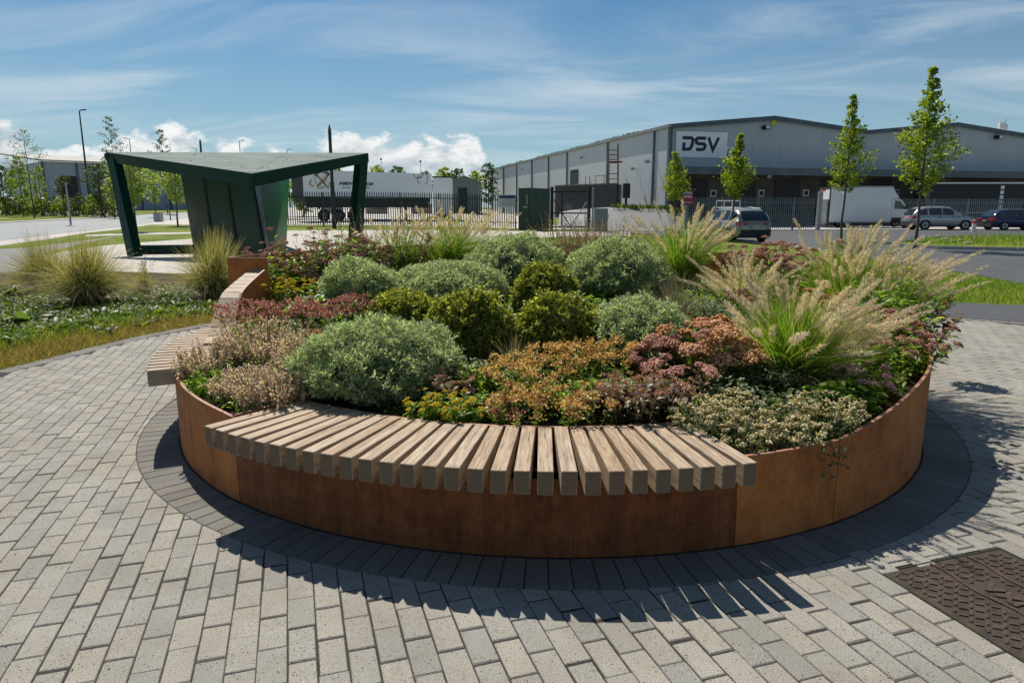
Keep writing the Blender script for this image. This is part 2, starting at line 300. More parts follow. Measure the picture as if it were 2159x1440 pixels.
class MB:
    def __init__(s): s.v = []; s.f = []
    def add(s, vs, fs):
        b = len(s.v); s.v += [tuple(q) for q in vs]; s.f += [tuple(b+i for i in f) for f in fs]; return s
    def box(s, c, d, rz=0.0, M=None):
        x, y, z = d[0]/2, d[1]/2, d[2]/2; vs = [Vector((i*x, j*y, l*z)) for l in (-1, 1) for j in (-1, 1) for i in (-1, 1)]
        Q = (M or Matrix.Rotation(rz, 3, 'Z')); vs = [Q @ q + Vector(c) for q in vs]
        return s.add(vs, [(0, 2, 3, 1), (4, 5, 7, 6), (0, 1, 5, 4), (2, 6, 7, 3), (0, 4, 6, 2), (1, 3, 7, 5)])
    def bx(s, x0, x1, y0, y1, z0, z1): return s.box(((x0+x1)/2, (y0+y1)/2, (z0+z1)/2), (x1-x0, y1-y0, z1-z0))
    def chamfer(s, c, d, e=.004, rz=0.0):      # box with a chamfered top
        x, y, z = d[0]/2, d[1]/2, d[2]/2; Q = Matrix.Rotation(rz, 3, 'Z')
        vs = [(sx*x, sy*y, -z) for sx, sy in ((-1, -1), (1, -1), (1, 1), (-1, 1))] + [(sx*x, sy*y, z-e) for sx, sy in ((-1, -1), (1, -1), (1, 1), (-1, 1))] + [(sx*(x-e), sy*(y-e), z) for sx, sy in ((-1, -1), (1, -1), (1, 1), (-1, 1))]
        fs = [(8, 9, 10, 11)]
        for i in range(4): j = (i+1) % 4; fs += [(i, j, 4+j, 4+i), (4+i, 4+j, 8+j, 8+i)]
        return s.add([Q @ Vector(q)+Vector(c) for q in vs], fs)
    def bar(s, a, b, w, h=None, up=(0, 0, 1)):  # rectangular bar from a to b
        a, b = Vector(a), Vector(b); h = h or w; d = (b-a).normalized(); u = Vector(up)
        if abs(d.dot(u)) > .98: u = Vector((0, 1, 0))
        sx = d.cross(u).normalized()*w/2; sz = sx.cross(d).normalized()*h/2
        vs = [p+i*sx+j*sz for p in (a, b) for i, j in ((-1, -1), (1, -1), (1, 1), (-1, 1))]
        return s.add(vs, [(3, 2, 1, 0), (4, 5, 6, 7)]+[(i, (i+1) % 4, 4+(i+1) % 4, 4+i) for i in range(4)])
    def tube(s, pts, rs, n=8, cap=True):
        pts = [Vector(p) for p in pts]; rs = rs if hasattr(rs, '__len__') else [rs]*len(pts); rings = []
        for i, p in enumerate(pts):
            d = (pts[min(i+1, len(pts)-1)]-pts[max(i-1, 0)]).normalized(); u = Vector((1, 0, 0)) if abs(d.x) < .8 else Vector((0, 1, 0))
            a = d.cross(u).normalized(); b = d.cross(a)
            rings.append([p+(a*math.cos(2*math.pi*j/n)+b*math.sin(2*math.pi*j/n))*rs[i] for j in range(n)])
        fs = [(i*n+j, i*n+(j+1) % n, (i+1)*n+(j+1) % n, (i+1)*n+j) for i in range(len(pts)-1) for j in range(n)]
        if cap: fs += [tuple(range(n))[::-1], tuple(range((len(pts)-1)*n, len(pts)*n))]
        return s.add([q for r_ in rings for q in r_], fs)
    def poly(s, pts, t=None):                  # planar polygon, thickened along vector t
        pts = [Vector(p) for p in pts]; n = len(pts)
        if t is None: return s.add(pts, [tuple(range(n))])
        q = [p+Vector(t) for p in pts]
        return s.add(pts+q, [tuple(range(n))[::-1], tuple(range(n, 2*n))]+[(i, (i+1) % n, n+(i+1) % n, n+i) for i in range(n)])
    def mesh(s, name='mesh', smooth=False):
        me = bpy.data.meshes.new(name); me.from_pydata(s.v, [], s.f); me.validate(); 
        bm = bmesh.new(); bm.from_mesh(me); bmesh.ops.recalc_face_normals(bm, faces=bm.faces); bm.to_mesh(me); bm.free()
        if smooth: me.shade_smooth()
        return me
    def build(s, name, mat, parent=None, smooth=False, loc=None): return link(name, s.mesh(name, smooth), mat, parent, loc)

class FB:                                      # foliage buffer: many equal small pieces, vectorised
    def __init__(s): s.V = []; s.F = []; s.n = 0
    def add(s, V, pat):
        V = np.asarray(V, dtype=np.float32); n, kk, _ = V.shape
        for f in pat:
            s.F.append((np.arange(n)[:, None]*kk+np.array(f)[None, :]+s.n).astype(np.int32))
        s.V.append(V.reshape(-1, 3)); s.n += n*kk; return s
    def mesh(s, name, smooth=False):
        V = np.concatenate(s.V); me = bpy.data.meshes.new(name); me.vertices.add(len(V)); me.vertices.foreach_set('co', V.ravel())
        li = np.concatenate([f.ravel() for f in s.F]); ln = np.concatenate([np.full(len(f), f.shape[1], np.int32) for f in s.F])
        st = np.concatenate([[0], np.cumsum(ln)[:-1]]).astype(np.int32)
        me.loops.add(len(li)); me.loops.foreach_set('vertex_index', li); me.polygons.add(len(ln)); me.polygons.foreach_set('loop_start', st); me.polygons.foreach_set('loop_total', ln)
        me.update(calc_edges=True)
        if smooth: me.shade_smooth()
        return me
def unit(a): return a/np.maximum(np.linalg.norm(a, axis=-1, keepdims=True), 1e-9)
def rvec(n): return unit(rng.normal(size=(n, 3)))
def leaves(fb, p, d, L, W, fold=.15, droop=0.0):
    n = len(p); L = np.broadcast_to(L, (n,))[:, None]; W = np.broadcast_to(W, (n,))[:, None]; d = unit(d)
    s_ = unit(np.cross(d, rvec(n))); nn = np.cross(d, s_)
    m = p+d*L*.5+nn*W*fold; tip = p+d*L+np.array([0, 0, -1])*L*droop
    fb.add(np.stack([p, m+s_*W*.5, tip, m-s_*W*.5], 1), [(0, 1, 2, 3)])
def leaves6(fb, p, d, L, W, droop=.25):        # broader leaf, two bent halves
    n = len(p); L = np.broadcast_to(L, (n,))[:, None]; W = np.broadcast_to(W, (n,))[:, None]; d = unit(d)
    s_ = unit(np.cross(d, np.array([0, 0, 1.0])+rvec(n)*.35)); nn = np.cross(s_, d); up = nn*W*.18; g_ = np.array([0, 0, -1.0])
    a = p+d*L*.38+g_*L*droop*.12; b = p+d*L*.75+g_*L*droop*.5; t = p+d*L+g_*L*droop
    fb.add(np.stack([p, a+s_*W*.5+up, b+s_*W*.36+up, t, b-s_*W*.36+up, a-s_*W*.5+up, a, b], 1), [(0, 6, 1), (1, 6, 7, 2), (2, 7, 3), (0, 5, 6), (5, 4, 7, 6), (4, 3, 7)])
def blades(fb, p, d, L, W, bend, seg=3, tipw=.08):
    n = len(p); L = np.broadcast_to(L, (n,))[:, None]; W = np.broadcast_to(W, (n,))[:, None]; d = unit(d); s_ = unit(np.cross(d, rvec(n)))
    rows = []
    for i in range(seg+1):
        t = i/seg; c = p+L*(d*t+bend*t*t); wd = W*.5*((1-t)**.6*(1-tipw)+tipw)*(1 if t else .7)
        rows += [c-s_*wd, c+s_*wd]
    fb.add(np.stack(rows, 1), [(2*i, 2*i+1, 2*i+3, 2*i+2) for i in range(seg)])
def blobs(fb, p, r):
    n = len(p); r = np.broadcast_to(r, (n,))[:, None]; a = rvec(n); b = unit(np.cross(a, rvec(n))); c = np.cross(a, b)
    fb.add(np.stack([p+a*r, p-a*r, p+b*r, p-b*r, p+c*r, p-c*r], 1), [(0, 2, 4), (2, 1, 4), (1, 3, 4), (3, 0, 4), (2, 0, 5), (1, 2, 5), (3, 1, 5), (0, 3, 5)])
def disc(n, r): a = rng.uniform(0, 2*np.pi, n); q = r*np.sqrt(rng.uniform(0, 1, n)); return np.stack([q*np.cos(a), q*np.sin(a), np.zeros(n)], 1)

# ------------------------------------------------------------------ ground
def gz(x, y):                                  # the land rises gently away to the left
    t = min(max((8-x)/20, 0), 1); t = t*t*(3-2*t)
    return .015*min(max(y-25, 0), 110)*t
def drape(name, pts, mat, dz, step=4.0):
    bm = bmesh.new(); f = bm.faces.new([bm.verts.new((p[0], p[1], 0)) for p in pts]); bm.normal_update()
    if f.normal.z < 0: bmesh.ops.reverse_faces(bm, faces=bm.faces[:])
    xs = [p[0] for p in pts]; ys = [p[1] for p in pts]
    if step:
        for ax, lo, hi in ((0, min(xs), max(xs)), (1, min(ys), max(ys))):
            q = math.floor(lo/step)*step+step
            while q < hi:
                if -60 < q < 150:
                    no = (1, 0, 0) if ax == 0 else (0, 1, 0)
                    bmesh.ops.bisect_plane(bm, geom=bm.verts[:]+bm.edges[:]+bm.faces[:], plane_co=(q, q, 0), plane_no=no)
                q += step
    for v in bm.verts: v.co.z = gz(v.co.x, v.co.y)+dz
    me = bpy.data.meshes.new(name); bm.to_mesh(me); bm.free(); return struct(link(name, me, mat))
drape('ground', [(-900, -30), (900, -30), (900, 1400), (-900, 1400)], 'lawn', -.03, 8)
drape('car_park', [(11.0, 14.3), (11.6, 18.5), (11.9, 30), (8.2, 42), (4, 48.2), (4, 54), (75, 62), (75, 3), (14, 12.1)], 'asphalt', -.018)
drape('yard', [(-42, 50.5), (2.6, 50.5), (60, 56), (75, 75), (-6, 140), (-42, 140)], 'concrete', -.014, 6)
def GP(u, v):
    z = 0.0
    for _ in range(30): p = G(u, v, min(z, 1.5)); z = .5*z+.5*gz(p.x, p.y)
    return (p.x, p.y)
pl_old = [(-16.2, 23.0), (-17.5, 30), (-13.2, 31.5), (-14.2, 35), (-15.5, 43.5), (1.6, 45.5), (2.4, 41.5), (-2, 37), (-2.5, 24), (-4.5, 17.8), (-7.2, 17.0), (-10.2, 18.0), (-13.4, 20.2)]
drape('shelter_plaza', [GP(*q) for q in ((68, 546), (125, 531), (226, 517), (285, 512), (405, 503), (600, 486), (760, 485), (1060, 487), (1180, 488), (1330, 489), (1330, 497), (1135, 500), (1000, 510), (900, 530), (700, 560), (480, 580), (380, 577), (250, 575))], 'plaza_paving', -.010)
drape('asphalt_path', [GP(*q) for q in ((-60, 528), (70, 520), (180, 506), (252, 498), (190, 510), (125, 525), (72, 541), (62, 557), (-10, 600), (-60, 618))], 'asphalt', -.016)
drape('footpath', [GP(*q) for q in ((-60, 525), (100, 504), (180, 491), (255, 483), (330, 472), (420, 463), (420, 459), (330, 468), (255, 478.5), (150, 488.5), (-60, 514))], 'concrete', -.020)
drape('lawn_path', [GP(*q) for q in ((180, 495), (255, 491), (420, 489), (420, 492), (255, 495.5), (180, 498))], 'concrete', -.020)
drape('road', [GP(*q) for q in ((-60, 514.5), (150, 489), (255, 479), (330, 468.5), (430, 455), (430, 447), (330, 450), (250, 457), (150, 463), (-60, 473))], 'road', -.012)
drape('road_footway', [GP(*q) for q in ((-60, 452), (120, 447), (260, 445), (260, 442.5), (120, 443), (-60, 445.5))], 'concrete', -.010)
drape('curved_path', [(22, 0.0), (12, 4.5), (9, 7.95), (7.27, 9.60), (6.6, 10.12), (5.0, 11.0), (0, 12.6), (-4, 13.2), (-4, 14.8), (0, 14.2), (5, 12.8), (7.46, 11.75), (8.6, 11.35), (10.5, 10.3), (15, 6.5), (24, 2)], 'asphalt', -.006, 0)
# kerbs
def kerb(name, pts, w=.12, h=.085, mat='kerb'):
    o = MB()
    for a, b in zip(pts, pts[1:]):
        n = max(1, int((Vector(b)-Vector(a)).length/.95))
        for i in range(n):
            p = Vector(a).lerp(Vector(b), i/n); q = Vector(a).lerp(Vector(b), (i+1)/n-.012)
            za, zb = gz(p.x, p.y), gz(q.x, q.y); o.bar((p.x, p.y, za+h/2-.05), (q.x, q.y, zb+h/2-.05), w, h)
    return struct(o.build(name, mat))
kerb('kerb', [(11.6, 18.5), (11.9, 30), (8.2, 42), (4, 48)])
kerb('kerb', [GP(*q) for q in ((-60, 473), (150, 463), (250, 457), (330, 450))])

# ------------------------------------------------------------------ paving of single blocks
CX, CY, RO = .268, 5.80, 2.87                  # planter centre and radius
RING = 3.14; ROT = R(17.7); BL, BW, JT = .21, .105, .005
edge_l = [(-5.05, -1), (-5.25, 4.0), (-5.25, 5.4), (-5.17, 6.6), (-5.03, 7.2), (-4.91, 7.87), (-4.72, 8.6), (-4.43, 9.25), (-4.05, 9.8), (-3.5, 10.3), (-2.6, 10.9), (0, 11.6), (2.5, 11.4), (5.0, 10.7), (6.6, 10.0), (7.27, 9.5), (9, 7.85), (11.5, 4.9), (13, 2.5), (13, -1)]
pav = struct(link('paving', MB().poly([(x, y, -.004) for x, y in edge_l]).mesh(), 'joint'))
def inside(x, y, poly):
    c = False; j = len(poly)-1
    for i in range(len(poly)):
        xi, yi = poly[i]; xj, yj = poly[j]
        if (yi > y) != (yj > y) and x < (xj-xi)*(y-yi)/(yj-yi)+xi: c = not c
        j = i
    return c
def clip_poly(pts, f):                         # keep where f >= 0 (linear interpolation)
    r_ = []
    for i in range(len(pts)):
        a, b = pts[i], pts[(i+1) % len(pts)]; fa, fb_ = f(a), f(b)
        if fa >= 0: r_.append(a)
        if (fa >= 0) != (fb_ >= 0):
            t = fa/(fa-fb_); r_.append((a[0]+(b[0]-a[0])*t, a[1]+(b[1]-a[1])*t))
    return r_
cr, sr = math.cos(ROT), math.sin(ROT)
ax = (cr, sr); ay = (-sr, cr)                  # across rows, along rows
def w2(a, b): return (a*ax[0]+b*ay[0], a*ax[1]+b*ay[1])
plate_c = w2(0, 0)
PL_A0, PL_A1, PL_B0, PL_B1 = 0, 0, 0, 0
_c0 = (1.663, 2.811); PL_A0 = _c0[0]*ax[0]+_c0[1]*ax[1]; PL_B1 = _c0[0]*ay[0]+_c0[1]*ay[1]; PL_A0 = round(PL_A0/BW)*BW; PL_A1 = PL_A0+7*BW; PL_B0 = PL_B1-.84
def visible(x, y):
    if y < 1.2: return False
    d = math.cos(PITCH)*y+math.sin(PITCH)*CAM_H; u = PW/2+FPX*x/d
    return -60 < u < PW+60
def paver_block(mb, poly, z, e=.0035, tilt=(0, 0), base=-.05):
    n = len(poly); cx = sum(p[0] for p in poly)/n; cy = sum(p[1] for p in poly)/n
    def zf(p): return z+(p[0]-cx)*tilt[0]+(p[1]-cy)*tilt[1]
    ins = []
    for p in poly:
        dx, dy = cx-p[0], cy-p[1]; q = math.hypot(dx, dy) or 1; ins.append((p[0]+dx/q*e*1.4, p[1]+dy/q*e*1.4))
    vs = [(p[0], p[1], base) for p in poly]+[(p[0], p[1], zf(p)-e) for p in poly]+[(p[0], p[1], zf(p)) for p in ins]
    fs = [tuple(range(2*n, 3*n))]
    for i in range(n): j = (i+1) % n; fs += [(i, j, n+j, n+i), (n+i, n+j, 2*n+j, 2*n+i)]
    mb.add(vs, fs)
cand = []
rows = range(int(-14/BW), int(16/BW))
ring_f = lambda p: math.hypot(p[0]-CX, p[1]-CY)-(RING+JT)
def edge_dist_fn():
    segs = [(np.array(a), np.array(b)) for a, b in zip(edge_l, edge_l[1:])]
    def f(p):
        q = np.array(p); best = 1e9
        for a, b in segs:
            t = min(max(np.dot(q-a, b-a)/np.dot(b-a, b-a), 0), 1); best = min(best, float(np.linalg.norm(q-a-(b-a)*t)))
        return best
    return f
edist = edge_dist_fn()
for i in rows:
    a0 = i*BW
    for j in range(int(-6/BL), int(14/BL)):
        b0 = (j+.5*(i % 2)+rng.uniform(-.03, .03))*BL+.115
        c0 = w2(a0+BW/2, b0+BL/2)
        if not visible(*c0) or not inside(c0[0], c0[1], edge_l) or c0[1] > 11.5: continue
        if math.hypot(c0[0]-CX, c0[1]-CY) < RING-.13: continue
        if (c0[1] > 8.6 and abs(c0[0]) < 3.5): continue
        part = False
        if a0 > PL_A0-.01 and a0+BW < PL_A1+.01 and b0+BL > PL_B0 and b0 < PL_B1: 
            if b0 < PL_B1 < b0+BL and PL_B1+JT < b0+BL-.03: blk = (PL_B1+JT*2, b0+BL-JT/2); part = True
            elif b0 < PL_B0 < b0+BL and b0+.03 < PL_B0: blk = (b0+JT/2, PL_B0-JT); part = True
            else: continue
        else: blk = (b0+JT/2, b0+BL-JT/2)
        q = JT*(.5+.35*rng.uniform(-1, 1)); poly = [w2(a0+q, blk[0]), w2(a0+BW-q, blk[0]), w2(a0+BW-q, blk[1]), w2(a0+q, blk[1])]
        cut = part
        if math.hypot(c0[0]-CX, c0[1]-CY) < RING+.2:
            p2 = clip_poly(poly, ring_f)
            if len(p2) < 3: continue
            cut = len(p2) != 4 or p2 != poly; poly = p2
        if min(edist(p) for p in poly) < .22:
            if edist(c0) < .20: continue
            poly = clip_poly(poly, lambda p: edist(p)-.20) if c0[0] < 3 else poly
            if len(poly) < 3: continue
            cut = True
        cand.append((c0[1]-.12*abs(c0[0]) if c0[1] < 4 else c0[1], c0, poly, cut))
cand.sort(key=lambda q: q[0])
rest = MB(); protos = []
for kx in range(4):
    mb = MB(); q = JT*(.5+.2*(kx-1.5)); paver_block(mb, [(-BW/2+q, -BL/2+JT/2), (BW/2-q, -BL/2+JT/2), (BW/2-q, BL/2-JT/2), (-BW/2+q, BL/2-JT/2)], 0, .0030+.0008*kx); protos.append(mb.mesh('paver'))
nind = 0
for dk, c0, poly, cut in cand:
    if nind < 298 and c0[1] > 1.75:
        if cut or len(poly) != 4:
            mb = MB(); paver_block(mb, poly, rng.uniform(-.0008, .0012)); mb.build('paver', 'paver', pav)
        else:
            o = link('paver', protos[nind % 4], 'paver', pav, (sum(p[0] for p in poly)/4, sum(p[1] for p in poly)/4, rng.uniform(-.001, .0014)))
            o.rotation_euler = (rng.uniform(-.006, .006), rng.uniform(-.008, .008), ROT+rng.uniform(-.004, .004))
        nind += 1
    else: paver_block(rest, poly, rng.uniform(-.001, .0014), tilt=(rng.uniform(-.006, .006), rng.uniform(-.006, .006)))
stuff(rest.build('pavers', 'paver', pav))
# dark radial ring round the planter
NR = 180; mb = MB(); d2 = math.pi/NR
paver_block(mb, [(r_*math.sin(s_*(d2-JT/2/r_)), -r_*math.cos(s_*(d2-JT/2/r_))) for r_, s_ in ((RO+.01, -1), (RING, -1), (RING, 1), (RO+.01, 1))], 0); rm = mb.mesh('edge_paver')
for i in range(NR):
    a = (i+.5)*2*d2; dx, dy = math.sin(a), -math.cos(a)
    if dy > .72 or (dy > .2 and dx > .0): continue
    o = link('edge_paver', rm, 'paver_dark', pav, (CX, CY, rng.uniform(-.001, .001))); o.rotation_euler = (0, 0, a)
# dark border course along the lawn on the left
acc = 0; pts = []
for a, b in zip(edge_l, edge_l[1:]):
    a, b = Vector(a), Vector(b); L = (b-a).length; n = max(1, round(L/.22))
    for i in range(n): pts.append((a.lerp(b, i/n), a.lerp(b, (i+1)/n)))
for a, b in pts:
    if not (visible(a.x, a.y) and 4 < a.y < 10.6 and a.x < -1.5) and not (visible(a.x, a.y) and a.x > 4.5): continue
    t = (b-a).normalized(); n_ = Vector((t.y, -t.x))
    j = .003; mb = MB(); w_ = .19 if a.x < 0 else .10
    paver_block(mb, [tuple(a+t*j-n_*0), tuple(b-t*j), tuple(b-t*j+n_*w_), tuple(a+t*j+n_*w_)], 0)
    mb.build('edge_paver', 'paver_dark' if a.x < 0 else 'paver', pav)
q = np.array([(random.uniform(-4.8, 7), random.uniform(1.8, 9), .0015) for _ in range(520)]); q = np.array([p_ for p_ in q if math.hypot(p_[0]-CX, p_[1]-CY) > RO+.02]); n = len(q); fb = FB()
leaves(fb, q, rvec(n)*np.array([1, 1, .12])+np.array([0, 0, .05]), rng.uniform(.006, .022, n), rng.uniform(.003, .009, n), .3); o = stuff(link('litter', fb.mesh('litter'), 'twig_dark')); o['label'] = 'tiny dry leaves and crumbs scattered on the pavers'
# cast cover let into the paving
cov = thing('access_cover', 'rusty cast iron cover with raised ribs and lettering set in the pavers', 'cover', (0, 0, 0))
def w3(a, b, z): q = w2(a, b); return (q[0], q[1], z)
def rect(mb, a0, a1, b0, b1, z0, z1): mb.poly([w3(a0, b0, z0), w3(a1, b0, z0), w3(a1, b1, z0), w3(a0, b1, z0)], (0, 0, z1-z0))
mb = MB(); rect(mb, PL_A0+.012, PL_A1-.012, PL_B0+.012, PL_B1-.012, -.04, -.0015); mb.build('plate', 'iron', cov)
mb = MB(); rect(mb, PL_A0, PL_A1, PL_B0, PL_B0+.009, -.05, .0005); rect(mb, PL_A0, PL_A1, PL_B1-.009, PL_B1, -.05, .0005); rect(mb, PL_A0, PL_A0+.009, PL_B0+.0095, PL_B1-.0095, -.05, .0005); rect(mb, PL_A1-.009, PL_A1, PL_B0+.0095, PL_B1-.0095, -.05, .0005); mb.build('frame', 'moss', cov)
tread = MB()
na, nb = 15, 22
for i in range(na):
    for j in range(nb):
        a = PL_A0+.035+(PL_A1-PL_A0-.07)*(i+.5)/na; b = PL_B0+.03+(PL_B1-PL_B0-.06)*(j+.5)/nb
        if i in (5, 10) or 6 <= i <= 8 and 4 < j < 17: continue
        s_ = 1 if (i+j) % 2 else -1; d = Vector((ax[0]+s_*.75*ay[0], ax[1]+s_*.75*ay[1])).normalized()*.0155
        p = Vector(w3(a, b, 0)); tread.bar((p.x-d.x, p.y-d.y, 0), (p.x+d.x, p.y+d.y, 0), .009, .007)
stuff(tread.build('tread', 'iron_raised', cov))
for i in (5, 10):
    a = PL_A0+.035+(PL_A1-PL_A0-.07)*(i+.5)/na; mb = MB(); n = 14
    pts = [w3(a+.012*math.sin(t*1.1), PL_B0+.02+(PL_B1-PL_B0-.04)*t/n, 0) for t in range(n+1)]
    for p, q in zip(pts, pts[1:]): mb.bar(p, q, .012, .010)
    mb.build('rib', 'iron_raised', cov)

def text_mesh(name, s, size, ext, bold=0.0, shear=0.0):
    cu = bpy.data.curves.new(name, 'FONT'); cu.body = s; cu.size = size; cu.extrude = ext; cu.offset = bold; cu.shear = shear; cu.align_x = 'CENTER'; cu.align_y = 'CENTER'; cu.resolution_u = 3
    o = bpy.data.objects.new(name, cu); C.objects.link(o); dg = bpy.context.evaluated_depsgraph_get()
    me = bpy.data.meshes.new_from_object(o.evaluated_get(dg)); bpy.data.objects.remove(o); bpy.data.curves.remove(cu); me.materials.clear(); return me
o = link('lettering', text_mesh('lettering', "S'XOUXA", .105, .006, .004), 'iron_raised', cov, w3((PL_A0+PL_A1)/2-.01, (PL_B0+PL_B1)/2-.03, -.001)); o.rotation_euler = (0, 0, ROT+R(90))

# ------------------------------------------------------------------ planter
def pol(a, r, z=0.0): return Vector((CX+r*math.sin(R(a)), CY-r*math.cos(R(a)), z))
def interp(x, xs, ys): return float(np.interp(x, xs, ys))
HX = [-101, -99.9, -61.5, -61.4, -50, -41, -38.3, -38.2, 16.2, 16.3, 29, 36, 45, 57, 90, 120, 160, 200, 259]
HY = [1.14, .43, .43, .52, .50, .49, .48, .385, .385, .445, .445, .50, .575, .64, .93, 1.08, 1.13, 1.14, 1.14]
def rimh(a): return interp(a, HX, HY)
planter = thing('planter', 'round rust brown corten steel raised planter full of flowers and shrubs', 'planter', (CX, CY, 0))
def loc(v): return Vector(v)-Vector((CX, CY, 0))
def wall_panel(a0, a1, rf, hf, z0=0.0, t=.010, name='wall_panel', rim=True, mat='corten'):
    n = max(2, int(abs(a1-a0)/1.5)); mb = MB(); rb = MB(); rows = []; rr = []
    for i in range(n+1):
        a = a0+(a1-a0)*i/n; r_ = rf(a); h = hf(a)
        rows.append([loc(pol(a, r_, z0)), loc(pol(a, r_, h)), loc(pol(a, r_-t, h)), loc(pol(a, r_-t, z0))])
        rr.append([loc(pol(a, r_+.002, h+.0005)), loc(pol(a, r_+.002, h+.007)), loc(pol(a, r_-t-.006, h+.007)), loc(pol(a, r_-t-.006, h+.0005))])
    for src, b in ((rows, mb), (rr, rb)):
        vs = [q for r_ in src for q in r_]; fs = [(4*i+j, 4*i+4+j, 4*i+4+(j+1) % 4, 4*i+(j+1) % 4) for i in range(n) for j in range(4)]
        fs += [(0, 1, 2, 3), (4*n+3, 4*n+2, 4*n+1, 4*n)]; b.add(vs, fs)
    o = mb.build(name, mat, planter)
    if rim: rb.build('rim', 'corten_edge', o)
    return o
RW = lambda a: RO if a < 175 else RO+.10*min(1, (a-175)/60)
g_ = .07
for a0, a1 in ((-99.8, -61.6), (-61.45, -51-g_), (-51+g_, -38.3), (-38.2, 16.2), (16.3, 29-g_), (29+g_, 73-g_), (73+g_, 118-g_), (118+g_, 163-g_), (163+g_, 210-g_), (210+g_, 258.9)): wall_panel(a0, a1, RW, rimh, rim=not (a0 == -38.2 or a0 < -99), mat='corten_stained_shaded' if a0 == -38.2 else 'corten')
for a_ in (-51, 29, 73, 118, 163, 210): wall_panel(a_-.35, a_+.35, lambda a: RW(a)-.0105, lambda a: rimh(a)-.004, .0, .004, 'seam_strip', False)
# inner plates behind and at the ends of the benches
wall_panel(-38.2, 16.2, lambda a: 2.445, lambda a: .488, .1, name='bench_back_plate')
BX = [-101, -96, -89, -83, -79, -76, -62]; BY = [1.04, .97, .88, .66, .54, .52, .52]
backh = lambda a: interp(a, BX, BY)
wall_panel(-100.8, -61.5, lambda a: 2.565, lambda a: backh(a)+.02, .1, name='bench_back_plate')
def end_plate(a, r0, r1, z0, h, nm='end_plate'):
    mb = MB(); p, q = loc(pol(a, r0)), loc(pol(a, r1)); t = (q-p).normalized().cross(Vector((0, 0, 1)))*.005
    mb.poly([p+t+Vector((0, 0, z0)), q+t+Vector((0, 0, z0)), q+t+Vector((0, 0, h)), p+t+Vector((0, 0, h))], -2*t); o = mb.build(nm, 'corten', planter)
    rb = MB(); rb.bar(p+Vector((0, 0, h+.0045)), q+Vector((0, 0, h+.0045)), .018, .007); rb.build('rim', 'corten_edge', o)
end_plate(-38.6, 2.46, 2.855, .1, .487); end_plate(16.6, 2.46, 2.855, .1, .448); end_plate(-61.1, 2.58, 2.855, .1, .515); end_plate(-101.0, 2.56, 2.965, 0, 1.14)
# soil
def soilz(x, y):
    d = math.hypot(x-CX, y-CY); e = min(1, max(0, (d-1.9)/.9)); s_ = .41+.085*(y-3.3); return s_+.05*(1-e)-.03*e
def soil_hit(u, v):
    z = .5
    for _ in range(8): p = G(u, v, z); z = soilz(p.x, p.y)
    return Vector((p.x, p.y, z))
mb = MB(); na = 180; nr = 16; vs = []; fs = []
def soil_r(a): return 2.43 if -38.2 < a < 16.2 else (2.55 if -101 < a < -61 else 2.85)
for i in range(na):
    a = -180+i*360/na
    for j in range(nr+1):
        p = pol(a, soil_r(a)*j/nr); vs.append((p.x-CX, p.y-CY, soilz(p.x, p.y)+.018*math.sin(7.1*p.x+3*p.y)*math.sin(5.3*p.y)))
for i in range(na):
    for j in range(nr): k2 = ((i+1) % na)*(nr+1); fs.append((i*(nr+1)+j, i*(nr+1)+j+1, k2+j+1, k2+j))
mb.add(vs, fs).build('soil', 'soil', planter, True)

# ------------------------------------------------------------------ benches
def beam_mesh(L, w_, h, e=.003):
    bm = bmesh.new(); bmesh.ops.create_cube(bm, size=1.0); bmesh.ops.scale(bm, vec=(L, w_, h), verts=bm.verts); bmesh.ops.bevel(bm, geom=bm.edges[:], offset=e, segments=1, affect='EDGES')
    me = bpy.data.meshes.new('slat'); bm.to_mesh(me); bm.free(); return me
def bench(label, a0, a1, n, r0, r1, zt):
    b = thing('curved_bench', label, 'bench', (CX, CY, 0)); me = beam_mesh(r1-r0, .069, .108)
    for i in range(n):
        a = a0+(a1-a0)*i/(n-1); p = loc(pol(a, (r0+r1)/2, zt-.054))
        o = link('slat', me, 'timber', b, p+Vector((0, 0, rng.uniform(-.0015, .0015)))); o.rotation_euler = (0, 0, R(a-90)+rng.uniform(-.004, .004))
    for r_ in (r0+.12, r1-.30):
        mb = MB(); 
        for i in range(24):
            A, B = a0+(a1-a0)*i/24, a0+(a1-a0)*(i+1)/24; mb.bar(loc(pol(A, r_, zt-.125)), loc(pol(B, r_, zt-.125)), .05, .03)
        mb.build('support_rail', 'near_black', b)
    return b
fr_b = bench('weathered timber slat bench curving round the front of the planter', -36.6, 14.8, 28, 2.452, 3.06, .500)
lf_b = bench('pale timber slat bench with rising backrest on the left side of the planter', -62.4, -99.6, 20, 2.575, 3.03, .548)
n = 13
for i in range(n):
    A = -78-i*(22.2/(n-1)); z0, z1 = backh(A+.85), backh(A-.85); mb = MB(); q = [(A+.82, 2.575, z0), (A-.82, 2.575, z1), (A-.82, 2.735, z1), (A+.82, 2.735, z0)]
    mb.add([loc(pol(a, r_, .552)) for a, r_, z in q]+[loc(pol(a, r_, max(z, .57))) for a, r_, z in q], [(3, 2, 1, 0), (4, 5, 6, 7)]+[(j, (j+1) % 4, 4+(j+1) % 4, 4+j) for j in range(4)]); mb.build('back_slat', 'timber', lf_b)

